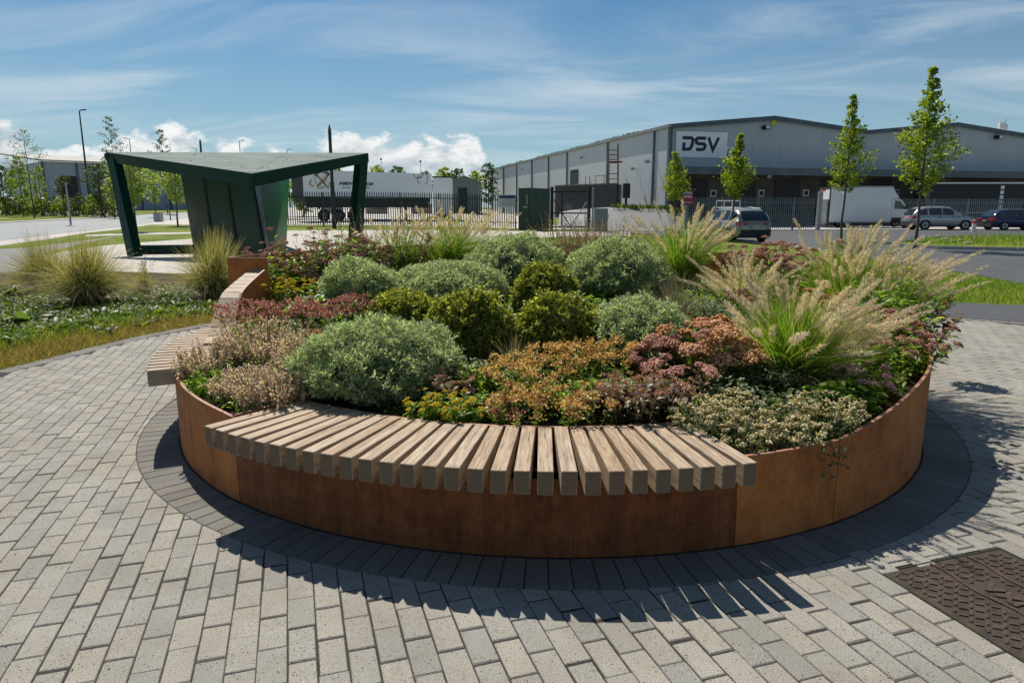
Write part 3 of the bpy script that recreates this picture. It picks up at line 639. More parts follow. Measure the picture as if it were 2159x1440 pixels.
# ------------------------------------------------------------------ plants
def depth_at(p): return math.cos(PITCH)*p.y-math.sin(PITCH)*(p.z-CAM_H)
def bush(label, u, vb, wpx, hpx, kind, group, yoff=.0):
    b = soil_hit(u, vb); d = depth_at(b); wm = wpx*d/FPX; d2_ = d+wm*.42; wm = wpx*d2_/FPX; hm = hpx*d2_/FPX*1.0
    y = b.y+wm*.36; wm = wpx*(d+wm*.36)/FPX*1.07-.03; x = P(u, vb-hpx/2, y).x; z = soilz(x, y)-.06; hm = max(P(u, vb-hpx, y).z-z-.03, .24)
    t = thing('mound_shrub', label, 'shrub', (x, y, z), rng.uniform(0, 6.28), group)
    a = wm/2*.97; c_ = hm; area = 2*math.pi*a*(a+c_)/2*1.25
    n = int(area*(2600 if kind == 'silver' else 3000)); n = min(n, 5600)
    dd = rvec(n*2); dd = dd[dd[:, 2] > -.72][:n]; n = len(dd)
    stray = np.where(rng.uniform(0, 1, n) < .05, rng.uniform(1.02, 1.13, n), 1.0); lump = .085*np.sin(dd@np.array([5.1, 3.3, 2.2])+rng.uniform(0, 6))*np.sin(dd@np.array([-3.2, 6.1, 4.0])+rng.uniform(0, 6))+.045*np.sin(dd@np.array([11., -7, 8])+rng.uniform(0, 6))+.03*np.sin(dd@np.array([-17., 13, 12]))
    rad = (1+lump)*rng.uniform(.84, 1.03, n)**.7*stray
    zc = .36*c_; p = dd*np.stack([np.full(n, a), np.full(n, a*.95), np.where(dd[:, 2] > 0, c_-zc, zc*1.05)], 1)*rad[:, None]+np.array([0, 0, zc])
    sk = rng.normal(size=2)*.10; p[:, 0] += p[:, 2]*sk[0]; p[:, 1] += p[:, 2]*sk[1]; p *= 1+.05*np.sin(dd@np.array([2.1, 1.3, .7])*1.6+rng.uniform(0, 6))[:, None]
    ax_ = unit(dd*np.array([1, 1, .8])*.75+np.array([0, 0, .55])+rvec(n)*.32)
    fb = FB(); nl = 8 if kind == 'silver' else 7
    for i in range(nl):
        s_ = unit(np.cross(ax_, rvec(n))); f = rng.uniform(.0, 1, n)[:, None]
        if kind == 'silver': leaves(fb, p+ax_*f*.045, ax_*.62+s_*.75, rng.uniform(.024, .044, n), rng.uniform(.0065, .0105, n), .1)
        else: leaves(fb, p+ax_*f*.04, ax_*.6+s_*.9, rng.uniform(.020, .034, n), rng.uniform(.012, .019, n), .12)
    stuff(link('foliage', fb.mesh('foliage'), 'silver_leaf' if kind == 'silver' else 'box_leaf', t))
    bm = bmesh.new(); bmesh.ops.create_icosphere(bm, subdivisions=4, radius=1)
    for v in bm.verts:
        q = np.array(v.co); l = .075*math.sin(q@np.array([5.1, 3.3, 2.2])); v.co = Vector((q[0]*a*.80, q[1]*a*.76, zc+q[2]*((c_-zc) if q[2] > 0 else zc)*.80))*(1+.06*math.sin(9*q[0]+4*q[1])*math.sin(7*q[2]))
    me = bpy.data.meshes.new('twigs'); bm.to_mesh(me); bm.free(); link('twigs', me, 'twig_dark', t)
    return t
SG, BG = 'silver mound shrubs in the planter', 'olive green mound shrubs in the planter'
bush('large silvery grey-green mound shrub at the front edge above the timber bench', 800, 858, 322, 178, 'silver', SG)
bush('silvery mound shrub farthest left, beside the brown sedum heads', 782, 662, 172, 112, 'silver', SG)
bush('silvery mound shrub in the middle, just behind two olive green mounds', 940, 652, 232, 98, 'silver', SG)
bush('dark silvery mound shrub at the back centre below the green cabinet', 1080, 622, 196, 122, 'silver', SG)
bush('broad round silvery mound shrub at the back, left of the tall plume grass', 1307, 628, 202, 118, 'silver', SG)
bush('pale silvery mound shrub behind the orange sedum heads at front right', 1345, 778, 216, 142, 'silver', SG)
bush('small olive green mound shrub on the left between silvery mounds', 846, 702, 152, 88, 'box', BG)
bush('round olive green mound shrub at the very centre of the planter', 1008, 765, 172, 158, 'box', BG)
bush('olive green mound shrub farthest back between two silvery mounds', 1142, 662, 132, 106, 'box', BG)
bush('olive green mound shrub right of centre touching a pale silvery mound', 1185, 762, 194, 142, 'box', BG)

def fountain_grass(label, loc_, H, W, n=750, npl=62, wind=(.25, .0), group='plume grasses in the planter', green='grass_blade', pl=.15):
    t = thing('fountain_grass', label, 'grass', loc_, 0, group); wv = np.array([wind[0], wind[1], 0])
    def base(m): return disc(m, .16*W)
    p = base(n); o_ = unit(np.concatenate([rng.normal(size=(n, 2)), np.zeros((n, 1))], 1)); q = rng.uniform(.12, .95, n)[:, None]
    d = o_*q*W/H*.9+np.array([0, 0, 1])+wv*.4; L = rng.uniform(.48, .92, n)*H
    fb = FB(); blades(fb, p, d, L, rng.uniform(.0035, .0065, n), o_*.28*q+wv*.3-np.array([0, 0, .30])*q, 4); link('blades', fb.mesh('blades'), green, t)
    n2 = n//6; p = base(n2); o_ = unit(np.concatenate([rng.normal(size=(n2, 2)), np.zeros((n2, 1))], 1)); fb = FB()
    blades(fb, p, o_*rng.uniform(.5, 1.4, (n2, 1))+np.array([0, 0, 1]), rng.uniform(.3, .6, n2)*H, .004, o_*.3-np.array([0, 0, .45]), 4); link('dry_blades', fb.mesh('dry_blades'), 'grass_straw', t)
    p = base(npl); o_ = unit(np.concatenate([rng.normal(size=(npl, 2)), np.zeros((npl, 1))], 1)); q = rng.uniform(.15, .95, npl)[:, None]
    d = unit(o_*q*W/H*1.0+np.array([0, 0, 1])+wv*.55); L = (rng.uniform(.66, 1.08, npl)*H)[:, None]; be = o_*.16*q+wv*rng.uniform(.15, .75, (npl, 1))-np.array([0, 0, .16])*rng.uniform(.3, 1.8, (npl, 1))+rng.normal(size=(npl, 3))*np.array([.07, .07, .02])
    fs_ = FB(); blades(fs_, p, d, L[:, 0], .003, be, 5, .5); link('flower_stems', fs_.mesh('flower_stems'), 'grass_straw', t)
    fp = FB(); pl *= 1.25; nh = 210; Lp = pl*rng.uniform(.65, 1.15, (npl, 1))/L
    for i in range(nh):
        f = (i+.5)/nh; tt = 1-Lp*.9+Lp*f*1.25; c_ = p+L*(d*tt+be*tt*tt); tg = unit(d+2*be*tt); s_ = unit(np.cross(tg, rvec(npl))); r_ = (.35+.65*math.sin(math.pi*min(1, f*.9+.08))**.7)
        leaves(fp, c_, tg*.75+s_*.75, rng.uniform(.020, .042, npl)*r_*pl/.19, .0036, 0)
    link('plumes', fp.mesh('plumes'), 'plume', t)
    return mark(t)
def mark(t):
    for q_ in t.children: q_['kind'] = 'stuff'
    return t
def vof(p): d = depth_at(p); return PH/2-FPX*(math.sin(PITCH)*p.y+math.cos(PITCH)*(p.z-CAM_H))/d
def gpos(u, vb, W=.2):                         # where a sight line meets the planted soil; past the far edge: the farthest soil
    best = None; sl_ = (u-PW/2)/FPX/1.005
    for i in range(140):
        y = 2.9+i*.044; x = sl_*y; a = math.degrees(math.atan2(x-CX, -(y-CY)))
        if math.hypot(x-CX, y-CY) > soil_r(a)-.06-.22*W: continue
        p = Vector((x, y, soilz(x, y))); e = abs(vof(p)-vb)
        if best is None or e < best[0]: best = (e, p)
    return best[1] if best else soil_hit(u, vb)
def htop(p, u, v): return max(.06, P(u, v, p.y).z-p.z)
def hpx(p, px): return px*depth_at(p)/FPX
def fgr(u, vb, vt, wp, label, n, npl, wind, pl=.15, k_=1.18): p = gpos(u, vb); return fountain_grass(label, p, htop(p, u, vt)*k_, hpx(p, wp), n, npl, wind, pl=pl)
fgr(945, 562, 440, 135, 'tuft of plume grass at the back between the shelter and the dark silvery mound', 1300, 100, (.25, 0), .14)
fgr(1440, 605, 442, 120, 'plume grass at the back right in front of the taupe parked car', 1400, 72, (.04, 0), .15)
fgr(1690, 805, 585, 265, 'largest fountain grass at the right front with a green base and pale plumes', 2800, 105, (.16, 0), .17, 1.12)
fgr(1575, 665, 545, 130, 'pale fluffy plume grass between the back right tuft and the largest clump', 700, 55, (-.04, 0), .16)
fgr(1800, 660, 500, 210, 'windswept plume grass at the far right below the white truck', 1900, 115, (.30, 0), .16)
fgr(1765, 585, 475, 90, 'upright straw plumes at the back right in front of the truck', 460, 30, (.08, 0), .13)
def fine_grass(label, loc_, H, W, n, mats, group, wind=(0, 0), droop=.5, wd=.0025, name='tuft_grass'):
    t = thing(name, label, 'grass', loc_, 0, group); wv = np.array([wind[0], wind[1], 0])
    for kx, (m_, fr) in enumerate(mats):
        nn = int(n*fr); p = disc(nn, .15*W); o_ = unit(np.concatenate([rng.normal(size=(nn, 2)), np.zeros((nn, 1))], 1)); q = rng.uniform(.05, 1, nn)[:, None]
        fb = FB(); blades(fb, p, o_*q*W/H*.95+np.array([0, 0, 1.0])+wv*.4, rng.uniform(.55, 1.12, nn)*H, wd, o_*.30*q+wv*.45*rng.uniform(.4, 1.2, (nn, 1))-np.array([0, 0, droop])*q, 5, .25)
        link('blades' if kx == 0 else 'dry_blades', fb.mesh('blades'), m_, t)
    return mark(t)
FG = 'small fescue tufts'
p = gpos(1425, 690); fine_grass('grey brown fescue tuft with stiff stalks between silvery mound and large fountain grass', p, hpx(p, 118), hpx(p, 100), 420, [('fescue_blade', .8), ('dry_stem', .2)], FG, (0, 0), .2, .0035)
p = gpos(1085, 785); fine_grass('small blue grey fescue tuft at the foot of the olive mounds', p, hpx(p, 85), hpx(p, 62), 300, [('fescue_blade', .8), ('grass_straw', .2)], FG, (0, 0), .25, .003)

HEADS = {}
def head_mesh(m_, kx):
    if (m_, kx) not in HEADS:
        fb = FB(); n = 46
        i = np.arange(n); a = i*2.39996+kx; r_ = np.sqrt((i+.5)/n); q_ = 1+.18*np.sin(a*3+kx)
        p = np.stack([np.cos(a)*r_*q_, np.sin(a)*r_*q_, .42*(1-r_*r_)], 1)+rng.normal(size=(n, 3))*.06; blobs(fb, p, rng.uniform(.15, .24, n))
        i = np.arange(7); a = i*.9; blades(fb, np.tile(np.array([[0, 0, -.9]]), (7, 1)), np.stack([np.cos(a)*.7, np.sin(a)*.7, np.ones(7)], 1), 1.1, .09, np.zeros((7, 3)), 1, .8)
        HEADS[(m_, kx)] = fb.mesh('flower_head')
    return HEADS[(m_, kx)]
def herb(name, label, loc_, W, H, n, leafm, headm, style, group, cat='flower', lean=(0, 0), leafL=.055, leafW=.022, hr=.035, lv=9, stemm='stem'):
    t = thing(name, label, cat, loc_, 0, group); p = disc(n, W/2*.8); o_ = p/(W/2); q = np.linalg.norm(o_, axis=1, keepdims=True)
    d = unit(o_*.45+np.array([lean[0], lean[1], 1.0])+rvec(n)*.12); L = (H*(1.02-.30*q[:, 0]**2)*rng.uniform(.62, 1.10, n))
    p = p+np.array([0, 0, -.02]); be = o_*.12+np.array([lean[0], lean[1], 0])*.2
    fs_ = FB(); blades(fs_, p, d, L, .0045, be, 3, .7); link('stems', fs_.mesh('stems'), stemm, t)
    fb = FB(); top_ = p+L[:, None]*(d+be)
    for i in range(lv):
        f = (rng.uniform(.08, .88, n) if style != 'mat' else rng.uniform(.3, 1, n))[:, None]; c_ = p+L[:, None]*(d*f+be*f*f); s_ = unit(np.cross(d, rvec(n)))
        (leaves6 if leafW > .015 else leaves)(fb, c_, s_*.9+d*.55, rng.uniform(.7, 1.15, n)*leafL, rng.uniform(.7, 1.15, n)*leafW)
    link('leaves', fb.mesh('leaves'), leafm, t)
    if headm is None: return t
    fh = FB()
    if style == 'dome':                        # each flat flower head is a part of its own
        for i in range(n):
            o = link('flower_head', head_mesh(headm, i % 4), headm, t, top_[i]); q_ = hr*rng.uniform(.75, 1.2); o.scale = (q_, q_, q_*rng.uniform(.8, 1.1))
            o.rotation_euler = Vector(d[i]+rng.normal(size=3)*.12).to_track_quat('Z', 'Y').to_euler()
        for q_ in t.children:
            if q_.name.split('.')[0] in ('stems', 'leaves'): q_['kind'] = 'stuff'
        return t
    if style == 'dry':                       # looser, crumpled seed heads
        for i in range(26):
            c_ = top_+rvec(n)*hr*np.array([1, 1, .55])*rng.uniform(.3, 1.1, (n, 1)); leaves(fh, c_, rvec(n)+np.array([0, 0, .5]), hr*rng.uniform(.3, .6, n), hr*rng.uniform(.22, .42, n), .4)
    elif style == 'spike':
        for i in range(22):
            f = (.38+.62*(i+rng.uniform(0, 1, n))/22)[:, None]; c_ = p+L[:, None]*(d*f+be*f*f); s_ = unit(np.cross(d, rvec(n)))
            leaves(fh, c_, s_+d*.7, hr*rng.uniform(.6, 1.2, n)*(1.15-.5*f[:, 0]), hr*.55, .3)
    elif style == 'mat':
        for i in range(12):
            c_ = top_+rvec(n)*hr*np.array([1, 1, .5])*rng.uniform(.2, 1.0, (n, 1)); blobs(fh, c_, hr*rng.uniform(.18, .34, n))
    link('flower_heads', fh.mesh('flower_heads'), headm, t)
    for q_ in t.children: q_['kind'] = 'stuff'
    return t
def hb(u, vb, wpx, hp, label, kind, **kw):
    p = gpos(u, vb); d = depth_at(p); W = wpx*d/FPX; p = gpos(u, vb, W); W *= 1.12; d = depth_at(p); W = min(W, wpx*1.12*d/FPX); H = htop(p, u, vb-hp)*1.06
    K = {'brown': ('sedum', 'herb_leaf', 'head_brown', 'dome', 'sedums with flat flower heads'), 'orange': ('sedum', 'herb_leaf', 'head_orange', 'dome', 'sedums with flat flower heads'),
         'pink': ('sedum', 'red_leaf', 'head_pink', 'dome', 'sedums with flat flower heads'), 'mauve': ('sedum', 'herb_leaf', 'head_mauve', 'dome', 'sedums with flat flower heads'),
         'purple': ('sedum', 'herb_leaf', 'head_purple', 'dry', 'dusky purple sedums'), 'yellow': ('yellow_flower', 'herb_leaf', 'head_yellow', 'dome', 'yellow flowers'),
         'tan': ('dried_flower', 'herb_leaf', 'head_tan', 'dry', 'dried tan flower clumps'), 'beige': ('heather', 'bluish_leaf', 'head_beige', 'spike', 'beige heather clumps'),
         'white': ('alyssum', 'bluish_leaf', 'head_white', 'mat', 'white flowering mats'), 'dryspike': ('seed_stalks', 'dry_stem', 'head_dry', 'spike', 'dry seed stalks'),
         'leafy': ('leafy_plant', 'herb_leaf', None, 'dome', 'leafy green plants'), 'redleaf': ('red_leaved_plant', 'red_leaf', 'head_brown', 'dry', 'red leaved plants'), 'blueleaf': ('leafy_plant', 'bluish_leaf', None, 'mat', 'leafy green plants')}[kind]
    area = W*W*.8; D = {'brown': 120, 'orange': 130, 'pink': 110, 'mauve': 120, 'purple': 170, 'yellow': 300, 'tan': 190, 'beige': 560, 'white': 620, 'dryspike': 260, 'leafy': 160, 'redleaf': 150, 'blueleaf': 420}[kind]
    n = kw.pop('n', None); n = int(n*1.5) if n else max(8, min(300, int(area*D*1.6)))
    if K[3] == 'dome': n = min(n, 46)
    o = dict(leafL=.07, leafW=.03, hr=.045, lv=9)
    o.update({'yellow': dict(hr=.022, leafL=.045, leafW=.02, lv=7), 'tan': dict(hr=.042, leafL=.04, leafW=.018, lv=6), 'purple': dict(hr=.046, leafL=.05, leafW=.02, lv=6), 'beige': dict(hr=.025, leafL=.026, leafW=.010, lv=14, stemm='dry_stem'),
              'white': dict(hr=.026, leafL=.028, leafW=.014, lv=9), 'dryspike': dict(hr=.020, leafL=.03, leafW=.008, lv=4, stemm='dry_stem'), 'leafy': dict(leafL=.085, leafW=.032, lv=12), 'redleaf': dict(hr=.02, leafL=.06, leafW=.034, lv=8, stemm='dry_stem'), 'blueleaf': dict(leafL=.035, leafW=.016, lv=9)}.get(kind, {})); o.update(kw)
    return herb(K[0], label, p, W, max(H, .05), n, K[1], K[2], K[3], K[4], 'plant' if K[2] is None else 'flower', **o)
q = []
while len(q) < 2600:
    a_ = random.uniform(-180, 180); r_ = 2.8*math.sqrt(random.random())
    if r_ < soil_r(a_)-.08: p = pol(a_, r_); q.append((p.x, p.y, soilz(p.x, p.y)))
q = np.repeat(np.array(q), 6, 0); n = len(q); q = q+rng.normal(size=(n, 3))*np.array([.05, .05, .02])+np.array([0, 0, .03]); fb = FB()
leaves6(fb, q, rvec(n)*np.array([1, 1, .5])+np.array([0, 0, .7]), rng.uniform(.03, .09, n), rng.uniform(.012, .032, n), .3); o = stuff(link('leafy_ground_cover', fb.mesh('leafy_ground_cover'), 'herb_leaf')); o['label'] = 'low green leaves covering the soil of the planter'
# front left: heather
hb(420, 800, 110, 78, 'beige heather at the far left tip above the left bench', 'beige')
hb(540, 770, 150, 92, 'beige heather clump behind the bright green patch at the left front', 'beige')
hb(560, 858, 150, 90, 'beige heather at the corner where the front bench starts', 'beige')
hb(480, 835, 95, 62, 'beige heather spilling over the left rim beside the green patch', 'beige')
hb(640, 800, 120, 95, 'beige heather touching the large front silvery mound', 'beige')
hb(415, 828, 85, 52, 'bright green feathery patch at the left rim of the planter', 'leafy', n=90, leafL=.04, leafW=.01, lv=16)
hb(480, 800, 85, 52, 'bright green feathery patch among the beige heather', 'leafy', n=90, leafL=.04, leafW=.01, lv=16)
hb(600, 745, 80, 55, 'grass-like green tuft between purple sedum and heather', 'leafy', n=60, leafL=.11, leafW=.012, lv=10)
hb(530, 722, 70, 50, 'grass-like green tuft next to the left bench backrest', 'leafy', n=50, leafL=.11, leafW=.012, lv=10)
# left: purple, yellow, brown
hb(520, 715, 110, 78, 'dusky purple sedum leaning over the left bench backrest', 'purple')
hb(600, 705, 110, 72, 'dusky purple sedum in the middle of the left planting', 'purple')
hb(665, 700, 95, 62, 'dusky purple sedum left of the small olive mound', 'purple')
hb(725, 690, 80, 68, 'dusky purple sedum tight against the farthest left silvery mound', 'purple')
hb(690, 742, 90, 50, 'faded purple sedum behind the large front silvery mound', 'purple')
hb(575, 655, 75, 66, 'yellow flowers nearest the left bench backrest', 'yellow')
hb(625, 650, 65, 66, 'yellow flowers beside the brown sedum heads', 'yellow')
hb(650, 672, 70, 52, 'broad leaved green plant between yellow flowers and purple sedum', 'leafy', n=24, leafL=.11, leafW=.05)
hb(700, 640, 60, 50, 'broad leaved green plant left of the silvery mounds', 'leafy', n=24, leafL=.10, leafW=.045)
hb(640, 612, 90, 60, 'brown sedum with wide flat heads behind the yellow flowers', 'brown', hr=.06)
hb(705, 612, 90, 64, 'brown sedum with wide flat heads left of the farthest left silvery mound', 'brown', hr=.06)
hb(745, 580, 90, 72, 'brown sedum heads behind the farthest left silvery mound', 'brown', hr=.055)
hb(690, 590, 90, 66, 'bright green leafy clump under the back left sedum', 'leafy', n=50, leafL=.10, leafW=.03)
hb(590, 580, 80, 66, 'dry pinkish sedum at the tall left corner of the planter', 'brown', hr=.03, n=30)
hb(645, 565, 90, 74, 'dry pinkish sedum along the back left rim', 'brown', hr=.03, n=30)
hb(700, 560, 80, 92, 'dry seed stalks at the back left rim', 'dryspike', n=24)
hb(770, 560, 80, 104, 'dry seed stalks beside the right leg of the green shelter', 'dryspike', n=30)
hb(820, 560, 90, 92, 'pale leafy clump with dry stalks left of the back plume grass', 'leafy', n=60, leafL=.09, leafW=.02)
hb(850, 555, 80, 112, 'dry seed stalks behind the back plume grass', 'dryspike', n=26)
hb(880, 548, 70, 40, 'dry pinkish sedum at the foot of the back plume grass', 'brown', hr=.03, n=18)
# back centre
hb(1190, 560, 90, 110, 'dry seed stalks right of the dark silvery mound', 'dryspike', n=60)
hb(1245, 560, 110, 105, 'bushy dry brown seed stalks behind the broad silvery mound', 'dryspike', n=110)
hb(1300, 560, 110, 92, 'bushy dry brown seed stalks left of the taupe car', 'dryspike', n=110)
hb(1150, 560, 85, 72, 'low green clump behind the farthest olive mound', 'leafy', n=40, leafL=.06, leafW=.014)
# front centre: dried tan
hb(905, 885, 90, 60, 'yellow and green low flowers at the bench right of the large front mound', 'yellow', n=26, hr=.016, leafL=.045, lv=12)
hb(960, 890, 80, 58, 'green low plant with yellow heads at the middle of the bench', 'yellow', n=22, hr=.016, leafL=.05, lv=14)
hb(945, 845, 90, 62, 'reddish stemmed plant between the front mound and the tan flowers', 'redleaf', n=26)
hb(1010, 820, 80, 62, 'upright fresh green plant left of the dried tan flowers', 'leafy', n=22, leafL=.06, leafW=.022)
hb(1090, 845, 120, 88, 'dried tan flowers left of centre behind the bench', 'tan')
hb(1150, 815, 110, 78, 'dried tan flowers at the foot of the right olive mound', 'tan')
hb(1215, 800, 110, 78, 'tall dried tan flowers left of the pale silvery mound', 'tan')
hb(1285, 790, 95, 72, 'tall dried tan flowers in front of the pale silvery mound', 'tan')
hb(1110, 892, 120, 72, 'dried tan flowers touching the middle bench slats', 'tan')
hb(1190, 895, 110, 78, 'largest mass of dried tan flowers over the bench', 'tan')
hb(1255, 890, 90, 78, 'dried tan flowers beside the red leaved plant', 'tan')
hb(1045, 888, 80, 48, 'purple brown dried heads behind the bench left of centre', 'purple')
hb(1150, 868, 80, 50, 'green leafy clump among the dried tan flowers', 'leafy', n=30, leafL=.045, leafW=.02)
hb(1030, 862, 45, 22, 'single pink flower head by the bench', 'mauve', n=5, hr=.022)
hb(1290, 850, 40, 38, 'single rose pink sedum head above the red leaves', 'mauve', n=4, hr=.03)
hb(1340, 890, 100, 95, 'red leaved plant with dark stems at the right of the bench', 'redleaf', n=40)
hb(1400, 880, 90, 95, 'red leaved plant under the pink sedum heads', 'redleaf', n=34)
hb(1440, 800, 90, 115, 'dusky pink sedum in front of the pale silvery mound', 'pink', n=12, hr=.048)
hb(1450, 850, 80, 90, 'dusky pink sedum lowest of the right front', 'pink', n=9, hr=.05)
hb(1500, 790, 110, 108, 'salmon orange sedum with wide flat heads and fresh leaves', 'orange', n=13, hr=.068, lv=16)
hb(1545, 810, 90, 92, 'salmon orange sedum touching the largest fountain grass', 'orange', n=10, hr=.062, lv=16)
hb(1450, 690, 50, 30, 'small orange sedum behind the pale silvery mound', 'orange', n=6, hr=.04)
for i_, (u_, v_) in enumerate([(1075, 870), (1130, 845), (1180, 862), (1235, 850), (1285, 872), (1320, 840), (1005, 880), (1060, 820)]):
    hb(u_, v_, 62, 52, ['fresh green clump low by the bench left of centre', 'fresh green clump between the tan flowers, upper left', 'fresh green clump in the middle of the tan flowers', 'fresh green clump among the tan flowers, upper right', 'fresh green clump at the bench before the red leaves', 'fresh green clump under the pale silvery mound', 'fresh green clump beside the yellow heads', 'fresh green clump below the small blue grey fescue'][i_], 'leafy', n=22, leafL=.05, leafW=.022)
hb(1370, 800, 60, 62, 'dusky pink sedum heads between tan flowers and pale silvery mound', 'pink', n=10, hr=.04)
hb(1235, 872, 45, 55, 'reddish stalks rising from the tan flowers', 'redleaf', n=12)
# right front
hb(1500, 925, 110, 78, 'pale green and white mat at the right end of the bench', 'white')
hb(1560, 900, 120, 70, 'white flowering mat behind the last bench slats', 'white')
hb(1600, 945, 110, 62, 'white flowering mat at the low rim right of the bench', 'white')
hb(1690, 945, 120, 66, 'cream flowering mat above the rim by the steel seam', 'white')
hb(1770, 915, 130, 78, 'cream flowering mat at the right rim of the planter', 'white')
hb(1660, 890, 130, 72, 'grey green leafy mat beneath the largest fountain grass', 'blueleaf')
hb(1560, 850, 100, 62, 'grey green leafy mat under the salmon sedum', 'blueleaf')
hb(1740, 860, 110, 60, 'dark green leafy mat left of the mauve sedum', 'blueleaf')
hb(1795, 868, 110, 72, 'rosette of dark green leaves at the right front', 'leafy', n=40, leafL=.09, leafW=.045)
hb(1840, 850, 90, 92, 'mauve sedum on long stems near the right rim', 'mauve', n=16, hr=.03, lean=(.1, 0))
hb(1870, 830, 80, 70, 'fresh green clump inside the right rim', 'leafy', n=50, leafL=.05, leafW=.018)
hb(1890, 790, 90, 100, 'faded pink sedum at the right rim', 'brown', n=22, hr=.032, lean=(.15, 0))
hb(1935, 770, 80, 95, 'reddish sedum leaning out over the right rim', 'brown', n=18, hr=.03, lean=(.35, 0))
hb(1945, 720, 80, 90, 'red leaved plant at the far right rim', 'redleaf', n=26, lean=(.25, 0))
hb(1890, 700, 110, 95, 'dark green leafy clump at the far right', 'leafy', n=70, leafL=.09, leafW=.04)
hb(1850, 745, 110, 95, 'brown sedum between the windswept grass and the right rim', 'brown', n=24, hr=.045)
hb(1740, 690, 110, 70, 'salmon sedum heads seen through the largest fountain grass', 'orange', n=20, hr=.05)
hb(1830, 690, 90, 70, 'salmon sedum heads below the windswept plumes', 'orange', n=18, hr=.045)
hb(1600, 575, 110, 62, 'brown sedum heads behind the back right plume grass', 'brown', n=36, hr=.045)
hb(1690, 575, 100, 62, 'brown sedum heads below the truck', 'brown', n=34, hr=.045)
hb(1640, 605, 90, 52, 'leafy green clump under the back right brown sedum', 'leafy', n=40, leafL=.07, leafW=.03)
hb(1870, 600, 80, 45, 'leafy green clump at the back right rim', 'leafy', n=40, leafL=.07, leafW=.03)
hb(1960, 650, 60, 55, 'leafy green clump behind the far right red leaved plant', 'leafy', n=40, leafL=.07, leafW=.03)
hb(1530, 690, 120, 62, 'grey green leafy clump left of the largest fountain grass', 'blueleaf', n=150)
hb(1600, 680, 110, 70, 'reddish sedum behind the largest fountain grass', 'brown', n=20, hr=.04)
hb(1480, 740, 90, 55, 'fresh leafy clump between the fescue tuft and the salmon sedum', 'leafy', n=40)
hb(1640, 820, 130, 70, 'dark leafy clump at the foot of the largest fountain grass', 'blueleaf', n=140)
hb(1700, 640, 110, 60, 'leafy clump between the back brown sedum and the windswept grass', 'leafy', n=50, leafL=.08, leafW=.025)
hb(880, 770, 90, 60, 'low leafy clump in the shadow right of the front mound', 'blueleaf', n=60)
hb(980, 800, 90, 45, 'low leafy clump under the central olive mound', 'blueleaf', n=60)
hb(1250, 745, 90, 50, 'low leafy clump between the right olive mound and the pale mound', 'blueleaf', n=60)
hb(1130, 560, 90, 50, 'leafy clump behind the dark silvery mound', 'leafy', n=40, leafL=.07, leafW=.02)
hb(1380, 570, 80, 50, 'leafy clump behind the broad silvery mound', 'leafy', n=40, leafL=.07, leafW=.02)
hb(760, 600, 80, 50, 'leafy clump behind the farthest left silvery mound', 'leafy', n=40, leafL=.08, leafW=.02)
fgr(1660, 620, 530, 120, 'plume grass between the back right tuft and the windswept one', 560, 32, (.25, 0), .13)
fgr(1870, 650, 545, 105, 'rightmost plume grass leaning over the lawn', 700, 40, (.45, 0), .14)
hb(620, 590, 80, 62, 'bright green leafy clump inside the tall left corner', 'leafy', n=60, leafL=.10, leafW=.03)
hb(730, 555, 85, 78, 'bright leafy clump with long blades near the shelter right leg', 'leafy', n=60, leafL=.12, leafW=.022)
hb(800, 585, 70, 60, 'reddish sedum left of the back plume grass', 'brown', n=18, hr=.04)
hb(980, 560, 80, 70, 'leafy clump between the back plume grass and the dark silvery mound', 'leafy', n=50, leafL=.09, leafW=.02)
fgr(840, 562, 455, 95, 'leaning plume grass above the back left sedums', 420, 40, (.12, 0), .13)
# trailing stems over the rim
tr = thing('trailing_ivy', 'thin leafy trailing stems hanging over the rim near the steel seam', 'plant', (0, 0, 0))
for aa, ln in ((26.2, .17), (27.4, .12), (28.6, .14)):
    mb = MB(); pts = [pol(aa-.3*i*((i % 2)*2-1)*.3, RO+.008+.006*i, .46-ln*i/6) for i in range(7)]; mb.tube(pts, .0016, 5); mb.build('stem', 'stem', tr)
    fb = FB(); q = np.array([list(p) for p in pts for _ in range(2)]); leaves6(fb, q+rng.normal(size=q.shape)*.004, rvec(len(q))*np.array([1, 1, .4])+np.array([.2, -.6, 0]), .022, .022, .2); stuff(link('leaves', fb.mesh('leaves'), 'bluish_leaf', tr))
ORD = ['first', 'second', 'third', 'fourth', 'fifth', 'sixth', 'seventh', 'eighth', 'ninth', 'tenth', 'eleventh', 'twelfth', 'thirteenth']

# ------------------------------------------------------------------ planting bed and dry grass on the left
bed = [(-6.0, 3.0), (-6.25, 5.4), (-6.15, 6.9), (-5.9, 8.0), (-5.6, 8.9), (-5.1, 9.8), (-4.5, 10.5), (-3.4, 11.2), (-2.4, 11.7), (-2.6, 14.5), (-4.6, 16.8), (-7.2, 16.6), (-10.2, 17.4), (-13.2, 17.0), (-17, 14), (-17, 3)]
drape('planting_bed', bed, 'mulch', .008, 0)
def along_edge(n, w0, w1, i0=1, i1=11):
    q = []
    while len(q) < n:
        i = random.randrange(i0, i1-1); a, b = Vector(edge_l[i]), Vector(edge_l[i+1])
        if random.random() > (b-a).length/1.6: continue
        p = a.lerp(b, random.random()); t = (b-a).normalized(); d = random.uniform(w0, w1)
        p = p+Vector((-t.y, t.x))*d
        if visible(p.x, p.y): q.append((p.x, p.y, -.02))
    return np.array(q)
p = along_edge(15000, .01, 1.15); n = len(p); fb = FB()
blades(fb, p, rvec(n)*.75+np.array([0, 0, .8]), rng.uniform(.05, .13, n), .007, rvec(n)*.25, 2, .2); stuff(link('dry_grass', fb.mesh('dry_grass'), 'dry_grass')); bpy.data.objects['dry_grass']['label'] = 'dry yellow brown grass strip beside the curved paving edge'
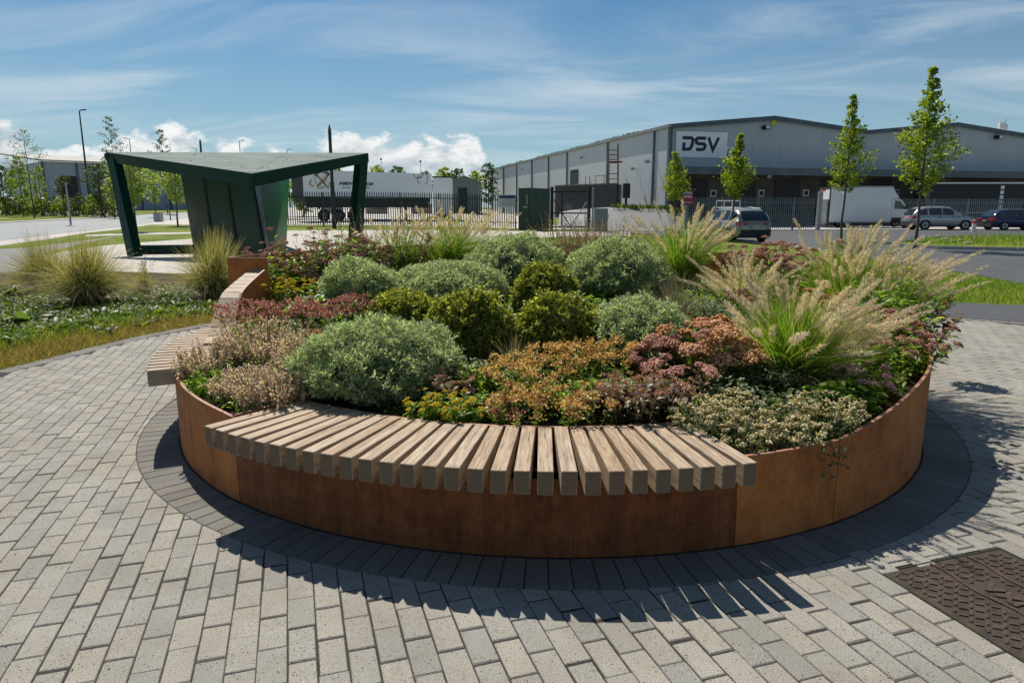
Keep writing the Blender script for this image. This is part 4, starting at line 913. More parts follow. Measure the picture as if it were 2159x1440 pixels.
p = along_edge(4200, .7, 1.7); n = len(p); fb = FB()
blades(fb, p+np.array([0, 0, .02]), rvec(n)*.6+np.array([0, 0, .9]), rng.uniform(.06, .15, n), .009, rvec(n)*.25, 2, .2); o = stuff(link('green_grass', fb.mesh('green_grass'), 'lawn_blade')); o['label'] = 'green grass at the edge of the planting bed'
# low weeds between the clumps
q = []
while len(q) < 2000:
    x, y = random.uniform(-13, -3.5), random.uniform(7.2, 14.0)
    if inside(x, y, bed) and visible(x, y) and random.random() < (.95 if y < 11.5 else .25): q.append((x, y, .01))
p = np.repeat(np.array(q), 7, 0)+rng.normal(size=(len(q)*7, 3))*np.array([.05, .05, .004]); n = len(p); fb = FB()
leaves6(fb, p, rvec(n)*np.array([1, 1, .3])+np.array([0, 0, .55]), rng.uniform(.05, .14, n), rng.uniform(.02, .05, n), .3); o = stuff(link('ground_cover', fb.mesh('ground_cover'), 'weed_leaf')); o['label'] = 'low green weeds covering the bed'
q = np.array([(random.uniform(-12, -4), random.uniform(9, 15), .012) for _ in range(2200)]); n = len(q); fb = FB()
leaves(fb, q, rvec(n)*np.array([1, 1, .15]), rng.uniform(.03, .09, n), rng.uniform(.01, .03, n), .2); o = stuff(link('bark_chips', fb.mesh('bark_chips'), 'grass_straw')); o['label'] = 'straw coloured bark chips on the bed'
SGp = 'pale feather grasses left of the planter'
def stp(u, v, wp, hp, label, n=1500, wind=(.1, 0)):
    p = G(u, v); return fine_grass(label, p, hpx(p, hp), hpx(p, wp), n, [('stipa_blade', .62), ('grass_straw', .38)], SGp, wind, .72, .0065, 'feather_grass')
stp(185, 640, 140, 160, 'largest feather grass clump in the bed left of the shelter leg', 3200)
stp(105, 612, 135, 128, 'feather grass clump behind and left of the largest one', 2600, (-.15, 0))
stp(452, 628, 130, 148, 'feather grass clump against the tall corner of the planter', 2800, (.1, 0))
stp(305, 618, 40, 62, 'small yellowish grass tuft between the two feather grasses', 700, (0, 0))
p = G(305, 620)
def weed(u, v, wp, label, n=18, mat='weed_leaf', L=None, name='weed'):
    p = G(u, v); W = hpx(p, wp)*1.35; t = thing(name, label, 'plant', p, 0, 'leafy weeds in the left bed'); a = rng.uniform(0, 6.28, n); d = np.stack([np.cos(a), np.sin(a), rng.uniform(.35, 1.3, n)], 1)
    for i in range(n):
        fb = FB(); leaves6(fb, np.array([[.015*d[i, 0], .015*d[i, 1], 0]]), d[i:i+1], W*rng.uniform(.35, .6), W*rng.uniform(.10, .17), .35); link('leaf', fb.mesh('leaf'), mat, t)
    return t
for u, v, wp, lab in [(60, 680, 90, 'bright leafy weed at the left edge of the bed'), (20, 625, 60, 'leafy weed at the left frame edge behind the path'), (120, 700, 80, 'leafy weed nearest the dry grass on the left'), (165, 690, 60, 'broad leaved weed in front of the largest feather grass'), (215, 668, 60, 'leafy weed right of the largest feather grass'), (262, 670, 55, 'pale broad leaved weed in the middle of the bed'), (285, 640, 40, 'small pale weed under the yellowish tuft'), (330, 665, 55, 'leafy weed right of the middle of the bed'), (372, 650, 50, 'leafy weed below the right feather grass'), (410, 642, 40, 'yellow green weed by the right feather grass'), (440, 650, 55, 'low weed next to the planter wall'), (300, 690, 45, 'leafy weed close to the brown grass in the middle'), (35, 725, 60, 'leafy weed low at the left frame edge'), (225, 705, 50, 'leafy weed on the grass edge below the bed'), (130, 655, 55, 'dark leafy weed between the left weeds'), (350, 630, 40, 'small weed on the bare mulch'), (395, 668, 45, 'leafy weed near the end of the timber bench')]: weed(u, v, wp, lab)
t = thing('tall_weed', 'tall thin grey green stalks beside the foot of the shelter leg', 'plant', G(310, 590)); n = 16; pp = disc(n, .12); L = rng.uniform(.35, .8, n); dd = unit(np.array([0, 0, 1.0])+rvec(n)*.16)
fb = FB(); blades(fb, pp, dd, L, .006, rvec(n)*.06, 3, .6); link('stems', fb.mesh('stems'), 'stem', t); fb = FB()
for i in range(12):
    f = rng.uniform(.15, 1, n)[:, None]; leaves(fb, pp+L[:, None]*dd*f, rvec(n)+dd*.6, .05, .016)
link('leaves', fb.mesh('leaves'), 'bluish_leaf', t)
# lawn blades on the near lawn at the right
q = []
while len(q) < 16000:
    x, y = random.uniform(6.5, 13.5), random.uniform(10.9, 19)
    if visible(x, y) and x < 11.2+.4*max(0, 14.3-y)*1.9 and y > 11.85-.35*max(0, x-7.4) and not (x > 11.0 and y > 14.3-.68*(x-11)): q.append((x, y, -.03))
p = np.array(q); n = len(p); fb = FB(); blades(fb, p, rvec(n)*.5+np.array([0, 0, 1]), rng.uniform(.04, .10, n), .011, rvec(n)*.25, 2, .2); o = stuff(link('lawn_grass', fb.mesh('lawn_grass'), 'lawn_blade')); o['label'] = 'bright green mown lawn right of the planter'

# ------------------------------------------------------------------ green shelter
F = P(530, 366, 20.7); LT = P(222, 321, 24.5); RT = P(777, 323, 25.6)
shel = thing('bus_shelter', 'dark green folded steel shelter with a triangular roof and slanted legs', 'shelter', (-9, 22.5, 0))
def sl(v): return Vector(v)-Vector((-9, 22.5, 0))
M1 = LT.lerp(RT, .68); th = Vector((0, 0, -.06))
for a, b, c_ in ((F, LT, M1), (F, M1, RT)):
    e = (M1-F).normalized()*0; mb = MB(); cen = (a+b+c_)/3
    mb.poly([sl(p+(cen-p)*.004) for p in (a, b, c_)], th); o = mb.build('roof_panel', 'green_roof', shel)
for i in range(14):
    a, b = rng.uniform(.05, .95), rng.uniform(.05, .9); p = F+(LT-F)*a*b+(RT-F)*(1-a)*b
    mb = MB(); mb.tube([sl(p), sl(p+Vector((0, 0, .012)))], .022, 8); mb.build('rivet', 'near_black', shel)
def fascia(a, b, h0, h1, t=.12, nm='fascia_beam', z0=-.061):
    d = (b-a); n_ = Vector((d.y, -d.x, 0)).normalized()*t; mb = MB(); za = Vector((0, 0, z0))
    q = [a+za, b+za, b+za-Vector((0, 0, h1)), a+za-Vector((0, 0, h0))]; c_ = (F+LT+RT)/3
    if (c_-a).dot(n_) < 0: n_ = -n_
    mb.poly([sl(p) for p in q], n_); return mb.build(nm, 'green_steel', shel)
fascia(LT, F, .26, .34); fascia(RT, F, .26, .34); fascia(LT, RT, .16, .16)
def leg(top, foot, w0, w1, d_=.34, side=None):
    mb = MB(); s_ = (side or Vector((1, 0, 0))); f = Vector((s_.y, -s_.x, 0)).normalized()*d_; f = f if f.y > 0 else -f
    vs = [top-s_*0, top+s_*w0, foot+s_*w1, foot]; mb.poly([sl(p) for p in vs], f); return mb.build('leg', 'green_steel', shel)
e1_ = (F-LT); e1_.z = 0; e1_.normalize(); e2_ = (F-RT); e2_.z = 0; e2_.normalize()
lf_ = G(268, 540); leg(LT+Vector((0, 0, -.07)), lf_, .40, .42, .30, e1_)
rf_ = P(762, 523, 25.2); rf_.z = gz(rf_.x, rf_.y); leg(RT+Vector((0, 0, -.07)), rf_, .40, .46, .30, e2_)
# folded wall panels
TLw = LT.lerp(F, .55)+Vector((0, 0, -.35)); TRw = F+Vector((-.02, .06, -.37)); BLw = G(410, 535); BRw = G(562, 553)
np_ = 3
for i in range(np_):
    a, b = i/np_, (i+1)/np_-.012; mb = MB(); q = [TLw.lerp(TRw, a), TLw.lerp(TRw, b), BLw.lerp(BRw, b), BLw.lerp(BRw, a)]; n_ = 6; gr_ = [[sl(q[0].lerp(q[1], i_/n_).lerp(q[3].lerp(q[2], i_/n_), j_/n_)) for j_ in range(n_+1)] for i_ in range(n_+1)]; off = Vector((.03, .09, 0))
    for i_ in range(n_):
        for j_ in range(n_): mb.add([gr_[i_][j_], gr_[i_+1][j_], gr_[i_+1][j_+1], gr_[i_][j_+1]], [(0, 1, 2, 3)])
    for ea, eb in ((0, 1), (1, 2), (2, 3), (3, 0)): mb.add([sl(q[ea]), sl(q[eb]), sl(q[eb])+off, sl(q[ea])+off], [(0, 1, 2, 3)])
    wp = mb.build('wall_panel', 'green_steel', shel); mb = MB(); sa, sb = TLw.lerp(TRw, b), BLw.lerp(BRw, b); mb.bar(sl(sa)+Vector((.02, -.03, 0)), sl(sb)+Vector((.02, -.03, 0)), .05, .06); mb.build('seam', 'near_black', wp)
TR2 = P(611, 356, 27.2); BR2 = G(604, 521); c2_ = TRw+Vector((.05, .05, 0)); d2b = BRw+Vector((.05, .05, 0))
mb = MB(); mb.poly([sl(p) for p in (c2_, c2_.lerp(TR2, .12), d2b.lerp(BR2, .08), d2b)], (-.10, -.0, 0)); mb.build('corner_post', 'green_steel', shel)
mb = MB(); mb.poly([sl(p) for p in (c2_.lerp(TR2, .125), TR2, BR2, d2b.lerp(BR2, .085))], (-.07, .02, 0)); mb.build('side_panel', 'green_glass', shel)
mb = MB(); mb.bar(sl(G(283, 536)+Vector((0, .1, .15))), sl(BLw+Vector((-.05, .25, .15))), .3, .3); mb.build('base_beam', 'green_steel', shel)
p = G(586, 520); mb = MB(); mb.box(sl(p+Vector((0, 0, .18))), (.42, .3, .2)); mb.build('base_box', 'green_glass', shel); mb = MB(); mb.box(sl(p+Vector((0, 0, .31))), (.42, .3, .05)); mb.build('base_trim', 'white_paint', shel)

# ------------------------------------------------------------------ trees
def tree(name, label, x, y, topz, wm, style, mat, group, cb=.32, n=2600, ls=.12, trunk=.06, bark='bark', z0=None):
    z0 = gz(x, y)-.05 if z0 is None else z0; H = topz-z0; t = thing(name, label, 'tree', (x, y, z0), 0, group)
    lean = rng.normal(size=2)*.012*H; mb = MB(); pts = [Vector((lean[0]*(i/7)**2+.02*rng.normal(), lean[1]*(i/7)**2, H*.96*i/7)) for i in range(8)]
    mb.tube(pts, [trunk*(1-.9*i/7)+.006 for i in range(8)], 7)
    def axis(f): i = min(6, int(f/.96*7)) if f < .96 else 6; return pts[i].lerp(pts[i+1], min(1, f/.96*7-i))
    def prof(f):
        q = (f-cb)/(1-cb)
        if style == 'spire': return (np.interp(q, [0, .06, .18, .32, .46, .55, .7, .8, .9, 1], [.4, .88, 1, .95, .78, .44, .32, .18, .09, .05]))
        if style == 'round': return max(.0, math.sin(math.pi*min(1, q*.92+.06))**.7)
        return np.interp(q, [0, .1, .35, .7, 1], [.3, .75, 1, .6, .1])
    nl = 46 if style == 'spire' else 38; P_, A_ = [], []; lm = MB()
    for i in range(nl):
        f = cb+(1-cb)*((i+rng.uniform(0, .9))/nl)**(1.0); rr = wm/2*prof(f)*rng.uniform(.6, 1.15); a = i*2.4+rng.uniform(-.6, .6)
        b = axis(f); up = {'spire': .75, 'round': .35, 'sparse': .55}[style]; e = b+Vector((math.cos(a)*rr, math.sin(a)*rr, rr*up*rng.uniform(.5, 1.3)))
        if e.z > H: e.z = H
        if rr > .05*wm: lm.tube([b, b.lerp(e, .5)+Vector((0, 0, -.05*rr)), e], [trunk*.30*(1.1-f), trunk*.18*(1.1-f)+.003, .003], 4, False)
        m = max(4, int(n/nl*(.35+1.1*prof(f)))); u_ = rng.uniform(.12 if style != 'sparse' else .35, 1.05, m)
        c_ = np.array(b)[None]+(np.array(e)-np.array(b))[None]*u_[:, None]; c_ = c_+rng.normal(size=(m, 3))*(rr*.11+.035)*np.array([1, 1, .8]); P_.append(c_); A_.append(np.repeat((np.array(e)-np.array(b))[None], m, 0))
    mb.build('trunk', bark, t, True); lm.build('limbs', bark, t, True); stuff(t.children[-1])
    p = np.concatenate(P_); d = unit(np.concatenate(A_))+rvec(len(p))*.9; fb = FB(); leaves(fb, p, d, rng.uniform(.7, 1.2, len(p))*ls, rng.uniform(.5, .8, len(p))*ls, .2)
    stuff(link('crown', fb.mesh('crown'), mat, t)); return t
def tr_px(u, vtop, Y, wpx_, ub=None): a = P(ub if ub is not None else u, 440, Y); q = P(u, vtop, Y); return a.x, Y, q.z, wpx_*Y/FPX
HG = 'young upright street trees before the warehouse'
for u, ub, vt, Y, wp, cb, n, lab in [(1424, 1424, 318, 42, 62, .40, 2600, 'smallest upright street tree beside the red sign'), (1555, 1546, 278, 33, 66, .40, 3000, 'upright street tree in front of the taupe car'), (1803, 1779, 193, 34, 82, .33, 3700, 'upright street tree standing before the white box truck'), (1964, 1938, 133, 27.2, 112, .31, 4600, 'tallest upright street tree with a long thin leader at the right')]:
    x, y, z, wm = tr_px(u, vt, Y, wp, ub); tree('street_tree', lab, x, y, z, wm, 'spire', 'tree_leaf', HG, cb, n, .125, .055)
LG = 'young trees along the road on the left'
for u, vt, Y, wp, st, mt, cb, n, ls, lab in [(70, 272, 66, 78, 'sparse', 'tree_leaf_dark', .38, 900, .13, 'thin birch with sparse leaves left of the tall street lamp'), (48, 330, 72, 56, 'sparse', 'tree_leaf', .2, 1500, .2, 'leafy young tree behind the thin birch'), (12, 348, 75, 48, 'round', 'tree_leaf_dark', .2, 1200, .2, 'dark young tree at the left frame edge'), (88, 350, 74, 30, 'sparse', 'tree_leaf', .2, 700, .2, 'slim young tree right of the birch trunk'), (135, 370, 72, 34, 'round', 'tree_leaf_dark', .45, 500, .18, 'small young tree before the dark warehouse door'), (212, 345, 70, 52, 'round', 'tree_leaf_dark', .2, 1500, .2, 'dark green young tree right of the street lamp'), (254, 243, 82, 58, 'sparse', 'tree_leaf_dark', .3, 1300, .17, 'tall thin tree rising behind the left tip of the shelter roof'), (353, 270, 84, 50, 'sparse', 'tree_leaf_dark', .3, 1300, .18, 'tall thin tree rising behind the shelter roof'), (283, 332, 41, 82, 'round', 'tree_leaf_pale', .36, 2300, .14, 'bright green round tree framed by the left leg of the shelter'), (372, 352, 49, 66, 'round', 'tree_leaf_pale', .38, 1700, .15, 'bright green tree against the shelter wall'), (328, 362, 70, 34, 'round', 'tree_leaf_pale', .3, 800, .18, 'pale small tree between the two bright green ones'), (240, 375, 66, 30, 'round', 'tree_leaf_pale', .3, 700, .18, 'pale small tree left of the shelter leg')]:
    x, y, z, wm = tr_px(u, vt, Y, wp); tree('young_tree', lab, x, y, z, wm, st, mt, LG, cb, n, ls, .06)
FGr = 'distant trees behind the yard'
for i, (u, vt, Y, wp, mt, lab) in enumerate([(640, 372, 72, 60, 'tree_leaf_pale', 'pale tree directly left of the white trailer'), (672, 352, 120, 50, 'tree_leaf_dark', 'distant tree over the left end of the trailer'), (712, 348, 120, 34, 'tree_leaf', 'distant tree just right of the tall dark post'), (800, 350, 125, 44, 'tree_leaf', 'distant tree above the middle of the trailer'), (838, 352, 125, 44, 'tree_leaf_dark', 'distant tree above the right half of the trailer'), (935, 354, 118, 42, 'tree_leaf', 'distant tree above the low white container'), (965, 356, 118, 40, 'tree_leaf_dark', 'distant tree above the small gabled shed'), (1003, 362, 116, 36, 'tree_leaf', 'distant tree right of the small gabled shed'), (1030, 345, 122, 42, 'tree_leaf_dark', 'tallest distant tree left of the big warehouse'), (1050, 362, 142, 30, 'tree_leaf_dark', 'distant tree at the far corner of the big warehouse'), (900, 362, 140, 40, 'tree_leaf_dark', 'low distant tree behind the end of the trailer'), (760, 358, 135, 40, 'tree_leaf_dark', 'low distant tree behind the shelter right leg')]):
    x, y, z, wm = tr_px(u, vt, Y, wp); tree('distant_tree', lab, x, y, z, wm, 'round', mt, FGr, .15, 900, .42, .12)
# shrubs along the road
for i in range(13):
    u = 5+i*21; Y = 78-.6*i; b = P(u, 440, Y); z = gz(b.x, Y); h = P(u, 413+4*math.sin(i*2.1), Y).z-z; W = 1.9; t = thing('roadside_shrub', f'{ORD[i]} shrub from the left in the green row along the road', 'shrub', (b.x, Y, z), 0, 'row of roadside shrubs')
    n = 700; p = rvec(n); p[:, 2] = np.abs(p[:, 2]); p = p*np.array([W*.62, W*.5, h])*rng.uniform(.55, 1.05, (n, 1)); fb = FB(); leaves(fb, p, rvec(n)+np.array([0, 0, .4]), .2, .12, .2); stuff(link('foliage', fb.mesh('foliage'), 'tree_leaf_dark' if i % 3 else 'tree_leaf', t))
    mb = MB()
    for j in range(4): mb.tube([(0, 0, 0), (.4*math.cos(j*1.6), .3*math.sin(j*1.6), h*.7)], [.03, .01], 5)
    mb.build('twigs', 'bark', t)

# ------------------------------------------------------------------ big warehouse
WA = R(14.0); WO = Vector((13.75, 61.5, 0)); wc, ws = math.cos(WA), math.sin(WA)
wh = thing('warehouse', 'long grey corrugated warehouse with twin gables and a loading dock canopy', 'building', WO, WA)
def on_plane(u, v, o, n):
    a = Vector((0, 0, CAM_H)); d = P(u, v, 10)-a; t = (o-a).dot(n)/d.dot(n); return a+d*t
def whf(u, v):                                # photo pixel -> local (x, z) on the front wall
    q = on_plane(u, v, WO, Vector((ws, -wc, 0)))-WO; return q.x*wc+q.y*ws, q.z
def whs(u, v):                                # photo pixel -> local (y, z) on the side wall
    q = on_plane(u, v, WO, Vector((-wc, -ws, 0)))-WO; return -q.x*ws+q.y*wc, q.z
EAV = whf(1412, 266)[1]; RID = whf(1628, 249)[1]; BAY = 20.0; LEN = 72.0; CAN = whf(1600, 360)[1]; print('eave', EAV, 'ridge', RID, 'canopy', CAN)
for b in range(3):
    x0 = b*BAY; mb = MB(); mb.poly([(x0+.012, 0, CAN), (x0+BAY-.012, 0, CAN), (x0+BAY-.012, 0, EAV), (x0+BAY/2, 0, RID), (x0+.012, 0, EAV)], (0, .25, 0)); mb.build('gable_wall', 'cladding', wh)
    for xa, za, xb, zb in ((x0, EAV, x0+BAY/2, RID), (x0+BAY/2, RID, x0+BAY, EAV)):
        mb = MB(); mb.poly([(xa, -.25, za+.02), (xb, -.25, zb+.02), (xb, LEN, zb+.02), (xa, LEN, za+.02)], (0, 0, .12)); mb.build('roof_slope', 'roof_grey', wh)
        mb = MB(); mb.poly([(xa, -.30, za+.16), (xb, -.30, zb+.16), (xb, -.30, zb-.22), (xa, -.30, za-.22)], (0, .045, 0)); mb.build('barge_board', 'trim_grey', wh)
mb = MB(); mb.bx(0, 60, -2.2, -.02, CAN-.35, CAN+.02); mb.build('canopy', 'trim_grey', wh); mb = MB(); mb.bx(0, 60, -2.30, -2.21, CAN-.5, CAN+.12); mb.build('canopy_fascia', 'trim_grey', wh)
mb = MB(); mb.bx(.3, 60, .35, .6, 0, CAN-.36); mb.build('dock_wall', 'dock_wall', wh)
for i, (ua, ub) in enumerate([(1440, 1494), (1566, 1596), (1637, 1691), (1734, 1780), (1836, 1882), (1936, 1990), (2050, 2110)]):
    xa = whf(ua, 410)[0]; xb = whf(ub, 410)[0]; zt = whf(ub, 379)[1]
    mb = MB(); mb.bx(xa, xb, .26, .345, 1.0, zt); o = mb.build('dock_door', 'dock_door', wh)
    mb = MB()
    for q in range(1, 5): mb.bx(xa+.02, xb-.02, .235, .258, 1.0+(zt-1.0)*q/5-.02, 1.0+(zt-1.0)*q/5+.02)
    mb.build('door_rail', 'black', o)
    mb = MB(); mb.bx(xb+.35, xb+.95, .28, .345, zt-1.5, zt-.9); s_ = mb.build('dock_number_sign', 'sign_white', wh); mb = MB(); mb.bx(xb+.45, xb+.85, .262, .278, zt-1.4, zt-1.0); mb.build('sign_face', 'near_black', s_)
mb = MB(); mb.bx(0, 60, -1.4, .34, .0, .95); mb.build('dock_plinth', 'dock_wall', wh)
# side wall bays
ys = [0]+[whs(u, 360)[0] for u in (1378, 1281, 1196, 1157, 1122, 1090, 1062)]+[LEN]
for a, b in zip(ys, ys[1:]):
    mb = MB(); mb.bx(-.0, .2, a+.10, b-.10, 0, EAV); o = mb.build('side_panel', 'cladding_side', wh); 
    mb = MB(); mb.bx(-.14, .05, b-.12, b+.12, 0, EAV-.1); mb.build('downpipe', 'trim_grey', wh)
mb = MB(); mb.bx(-.28, .02, -.25, LEN, EAV-.12, EAV+.14); mb.build('gutter', 'gutter', wh)
mb = MB(); mb.bx(-.12, .14, -.12, .30, 0, EAV); mb.build('corner_trim', 'trim_grey', wh)
ya, za = whs(1203, 361); yb, zb = whs(1219, 388); mb = MB(); mb.bx(-.06, -.01, yb, ya, zb, za); mb.build('side_door', 'near_black', wh); mb = MB(); mb.bx(-.10, -.062, yb-.08, ya+.08, za, za+.12); mb.build('door_lintel', 'gutter', wh)
for u, v in ((1234, 333), (1107, 358), (1344, 357)):
    y_, z_ = whs(u, v); mb = MB(); mb.bx(-.45, -.01, y_-.03, y_+.03, z_-.03, z_+.03); mb.bx(-.7, -.4, y_-.16, y_+.16, z_-.1, z_+.14); mb.build('wall_light', 'galvanised', wh)
y_, z_ = whs(1385, 342); mb = MB(); mb.bx(-.9, -.01, y_-.04, y_+.04, z_-.03, z_+.03); mb.bx(-1.2, -.8, y_-.18, y_+.18, z_-.12, z_+.16); mb.build('wall_light', 'galvanised', wh)
for u, v in ((1612, 271), (2100, 291)):
    x_, z_ = whf(u, v); mb = MB(); mb.bx(x_-.28, x_+.28, -.55, -.01, z_-.12, z_+.2); o = mb.build('floodlight', 'black', wh); mb = MB(); mb.bx(x_-.2, x_+.2, -.57, -.551, z_-.08, z_+.15); mb.build('lens', 'lens', o)
x_, z_ = whf(1630, 258); mb = MB(); mb.bx(x_-.22, x_+.22, -.10, -.005, z_-.3, z_+.3); mb.build('alarm_box', 'yellow', wh)
x_, z_ = whf(1626, 371); mb = MB(); mb.bx(x_-.2, x_+.2, .25, .345, z_-.2, z_+.2); mb.build('wall_lamp', 'sign_white', wh)
# moss and seedlings along the gutter
n = 900; p = np.stack([rng.uniform(-.2, .5, n), rng.choice([9., 13, 17, 25, 33, 40, 52, 60], n)+rng.normal(size=n)*1.4, np.full(n, EAV+.12)], 1); fb = FB(); leaves(fb, p, rvec(n)*.6+np.array([0, 0, 1]), rng.uniform(.08, .3, n), .1); stuff(link('gutter_weeds', fb.mesh('gutter_weeds'), 'tree_leaf_dark', wh))
mast = P(2118, 273, 75); ma = thing('roof_mast', 'small white antenna mast on the roof at the far right', 'antenna', mast-Vector((0, 0, .6))); mb = MB(); mb.tube([(0, 0, 0), (0, 0, 1.6)], .04, 6); mb.build('pole', 'galvanised', ma); mb = MB(); mb.box((-.4, 0, .95), (.5, .3, .6)); mb.box((-.1, 0, .95), (.4, .06, .06)); mb.build('antenna_panel', 'white_paint', ma); mb = MB(); mb.tube([(.2, 0, .6), (.2, 0, 1.1)], .06, 6); mb.bar((0, 0, .8), (.2, 0, .8), .04); mb.build('bracket', 'galvanised', ma)
# company sign
def ribbon(mb, pts, w_, y, f, t=.03):          # flat thick stroke in the x-z plane
    V = [Vector((p[0], p[1])) for p in pts]; L_, R_ = [], []
    for i, p in enumerate(V):
        d0 = (V[i]-V[i-1]).normalized() if i else (V[1]-V[0]).normalized(); d1 = (V[i+1]-V[i]).normalized() if i < len(V)-1 else d0
        d = (d0+d1).normalized(); n_ = Vector((-d.y, d.x)); s_ = w_/2/max(.5, n_.dot(Vector((-d0.y, d0.x)))); L_.append(p+n_*s_); R_.append(p-n_*s_)
    for i in range(len(V)-1):
        q = [f(z) for z in (L_[i], L_[i+1], R_[i+1], R_[i])]; mb.poly([(z[0], y, z[1]) for z in q], (0, t, 0))
sg = thing('company_sign', 'white sign board with large navy DSV letters on the warehouse gable', 'sign', WO, WA)
zf = lambda u, v: whf(u, v); 
def s2(a, b): return whf(1380+a*400/2057, 240+b*400/2057)
mb = MB(); xa, zt = whf(1425, 277); xb, zb = whf(1530, 334); xc, zm = whf(1566, 311); mb.poly([(xa, -.12, zt), (xb, -.12, zt), (xb, -.12, zm), (xc, -.12, zm), (xc, -.12, zb), (xa, -.12, zb)], (0, .06, 0)); mb.build('board', 'white_panel', sg)
px_ = abs(s2(100, 300)[0]-s2(0, 300)[0])/100; xo, zo = s2(288, 405)
def lf(q): return (xo+q[0]*px_, zo+q[1]*px_)
for nm, strokes in (('letter_d', [[(2, 127), (98, 127), (118, 112), (112, 62), (92, 22), (60, 16), (2, 16)], [(19, 26), (19, 82)]]), ('letter_s', [[(262, 127), (172, 127), (152, 110), (160, 80), (180, 72), (244, 72), (258, 54), (248, 26), (228, 16), (158, 16)]]), ('letter_v', [[(292, 136), (345, 14), (405, 136)]])):
    mb = MB()
    for j, s_ in enumerate(strokes): ribbon(mb, s_, 32, -.15-.004*j, lf)
    mb.build(nm, 'navy', sg)
mb = MB(); ribbon(mb, [(548, 38), (525, 20), (516, -5), (516, -35), (526, -52), (545, -56)], 9, -.15, lf); mb.build('letter_c', 'black', sg)
# black screened tank, ladder tower
tk = thing('loading_pen', 'black mesh screened platform beside the warehouse side wall', 'platform', (0, 0, 0)); Yt = 66
a, b = P(1170, 393, 74), P(1303, 388, 62.5); zb = .6
mb = MB(); d = Vector((b.x-a.x, b.y-a.y, 0)); nrm = Vector((d.y, -d.x, 0)).normalized()
m_ = a.lerp(b, .62)
for q0, q1, mt in ((a, m_, 'near_black'), (m_, b, 'black')):
    mb = MB(); mb.poly([(q0.x, q0.y, zb), (q1.x, q1.y, zb), (q1.x, q1.y, q1.z), (q0.x, q0.y, q0.z)], -nrm*.1); mb.build('screen', mt, tk)
bb = b+Vector((.9, 3.5, 0)); mb = MB(); mb.poly([(b.x, b.y, zb), (bb.x, bb.y, zb), (bb.x, bb.y, b.z), (b.x, b.y, b.z)], (-.1, 0, 0)); mb.build('screen', 'black', tk)
mb = MB(); mb.bar(a+Vector((0, 0, .05)), b+Vector((0, 0, .05)), .12, .08); mb.build('top_rail', 'rust_steel', tk)
for u in (1240, 1248, 1261, 1277):
    f = (u-1170)/133; p = a.lerp(b, f); mb = MB(); mb.bar(p, p+Vector((0, 0, .85)), .05); mb.build('rail_post', 'rust_steel', tk)
p, q = a.lerp(b, .68), a.lerp(b, .82); mb = MB(); mb.bar(p+Vector((0, 0, .8)), q+Vector((0, 0, .8)), .05); mb.build('handrail', 'rust_steel', tk)
ld = thing('ladder_tower', 'rusty steel access ladder fixed to the warehouse side wall', 'ladder', (0, 0, 0))
a, b = P(1282, 390, 62.5), P(1303, 390, 62.0); ta, tb = P(1282, 318, 62.5), P(1303, 304, 62.0)
for p, q in ((a, ta), (b, tb)): mb = MB(); mb.bar(p, q, .12); mb.build('upright', 'rust_steel', ld)
for v in (317, 327, 337, 344, 367, 378): mb = MB(); mb.bar(P(1282, v, 62.5), P(1303, v, 62.0), .07); mb.build('rung', 'rust_steel', ld)
mb = MB(); mb.box(P(1297, 342, 62.3), (1.2, .8, .12)); mb.build('landing', 'rust_steel', ld)
# bank and ramp before the warehouse corner
mb = MB(); pr = [P(1180, 448, 58), P(1300, 438, 58), P(1400, 441, 58), P(1440, 452, 58)]
vs = [(p.x, 58, p.z) for p in pr]+[(p.x+1.5, 66, p.z+.15) for p in pr]+[(p.x-.5, 52.5, 0.0) for p in pr]; mb.add(vs, [(0, 1, 5, 4), (1, 2, 6, 5), (2, 3, 7, 6), (8, 9, 1, 0), (9, 10, 2, 1), (10, 11, 3, 2), (8, 0, 4), (11, 7, 3)]); struct(mb.build('ramp', 'road'))
n = 900; f = rng.uniform(0, 1, n)**.8; p = np.stack([np.interp(f, [0, .55, 1], [P(1290, 440, 58).x, pr[2].x, pr[3].x-.4]), rng.uniform(57.2, 59.5, n), np.interp(f, [0, .55, 1], [pr[1].z, pr[2].z, pr[3].z+.15])-.05], 1); fb = FB(); leaves(fb, p, rvec(n)*.5+np.array([0, 0, 1]), rng.uniform(.15, .5, n), .14); o = stuff(link('bank_weeds', fb.mesh('bank_weeds'), 'weed_leaf')); o['label'] = 'weeds on the bank at the warehouse corner'
mb = MB(); p = P(1328, 430, 57); mp_ = thing('meter_post', 'slim black post with a box by the warehouse wall', 'post', (p.x, 59, pr[2].z-.1)); mb.bx(-.09, .09, -.09, .09, 0, 1.0); mb.build('post', 'near_black', mp_); mb = MB(); mb.bx(-.3, .3, -.2, .2, 1.0, 2.2); mb.build('box', 'near_black', mp_); mb = MB(); mb.tube([(0, 0, 2.2), (0, 0, 2.55)], .1, 8); mb.build('lamp', 'lens', mp_)

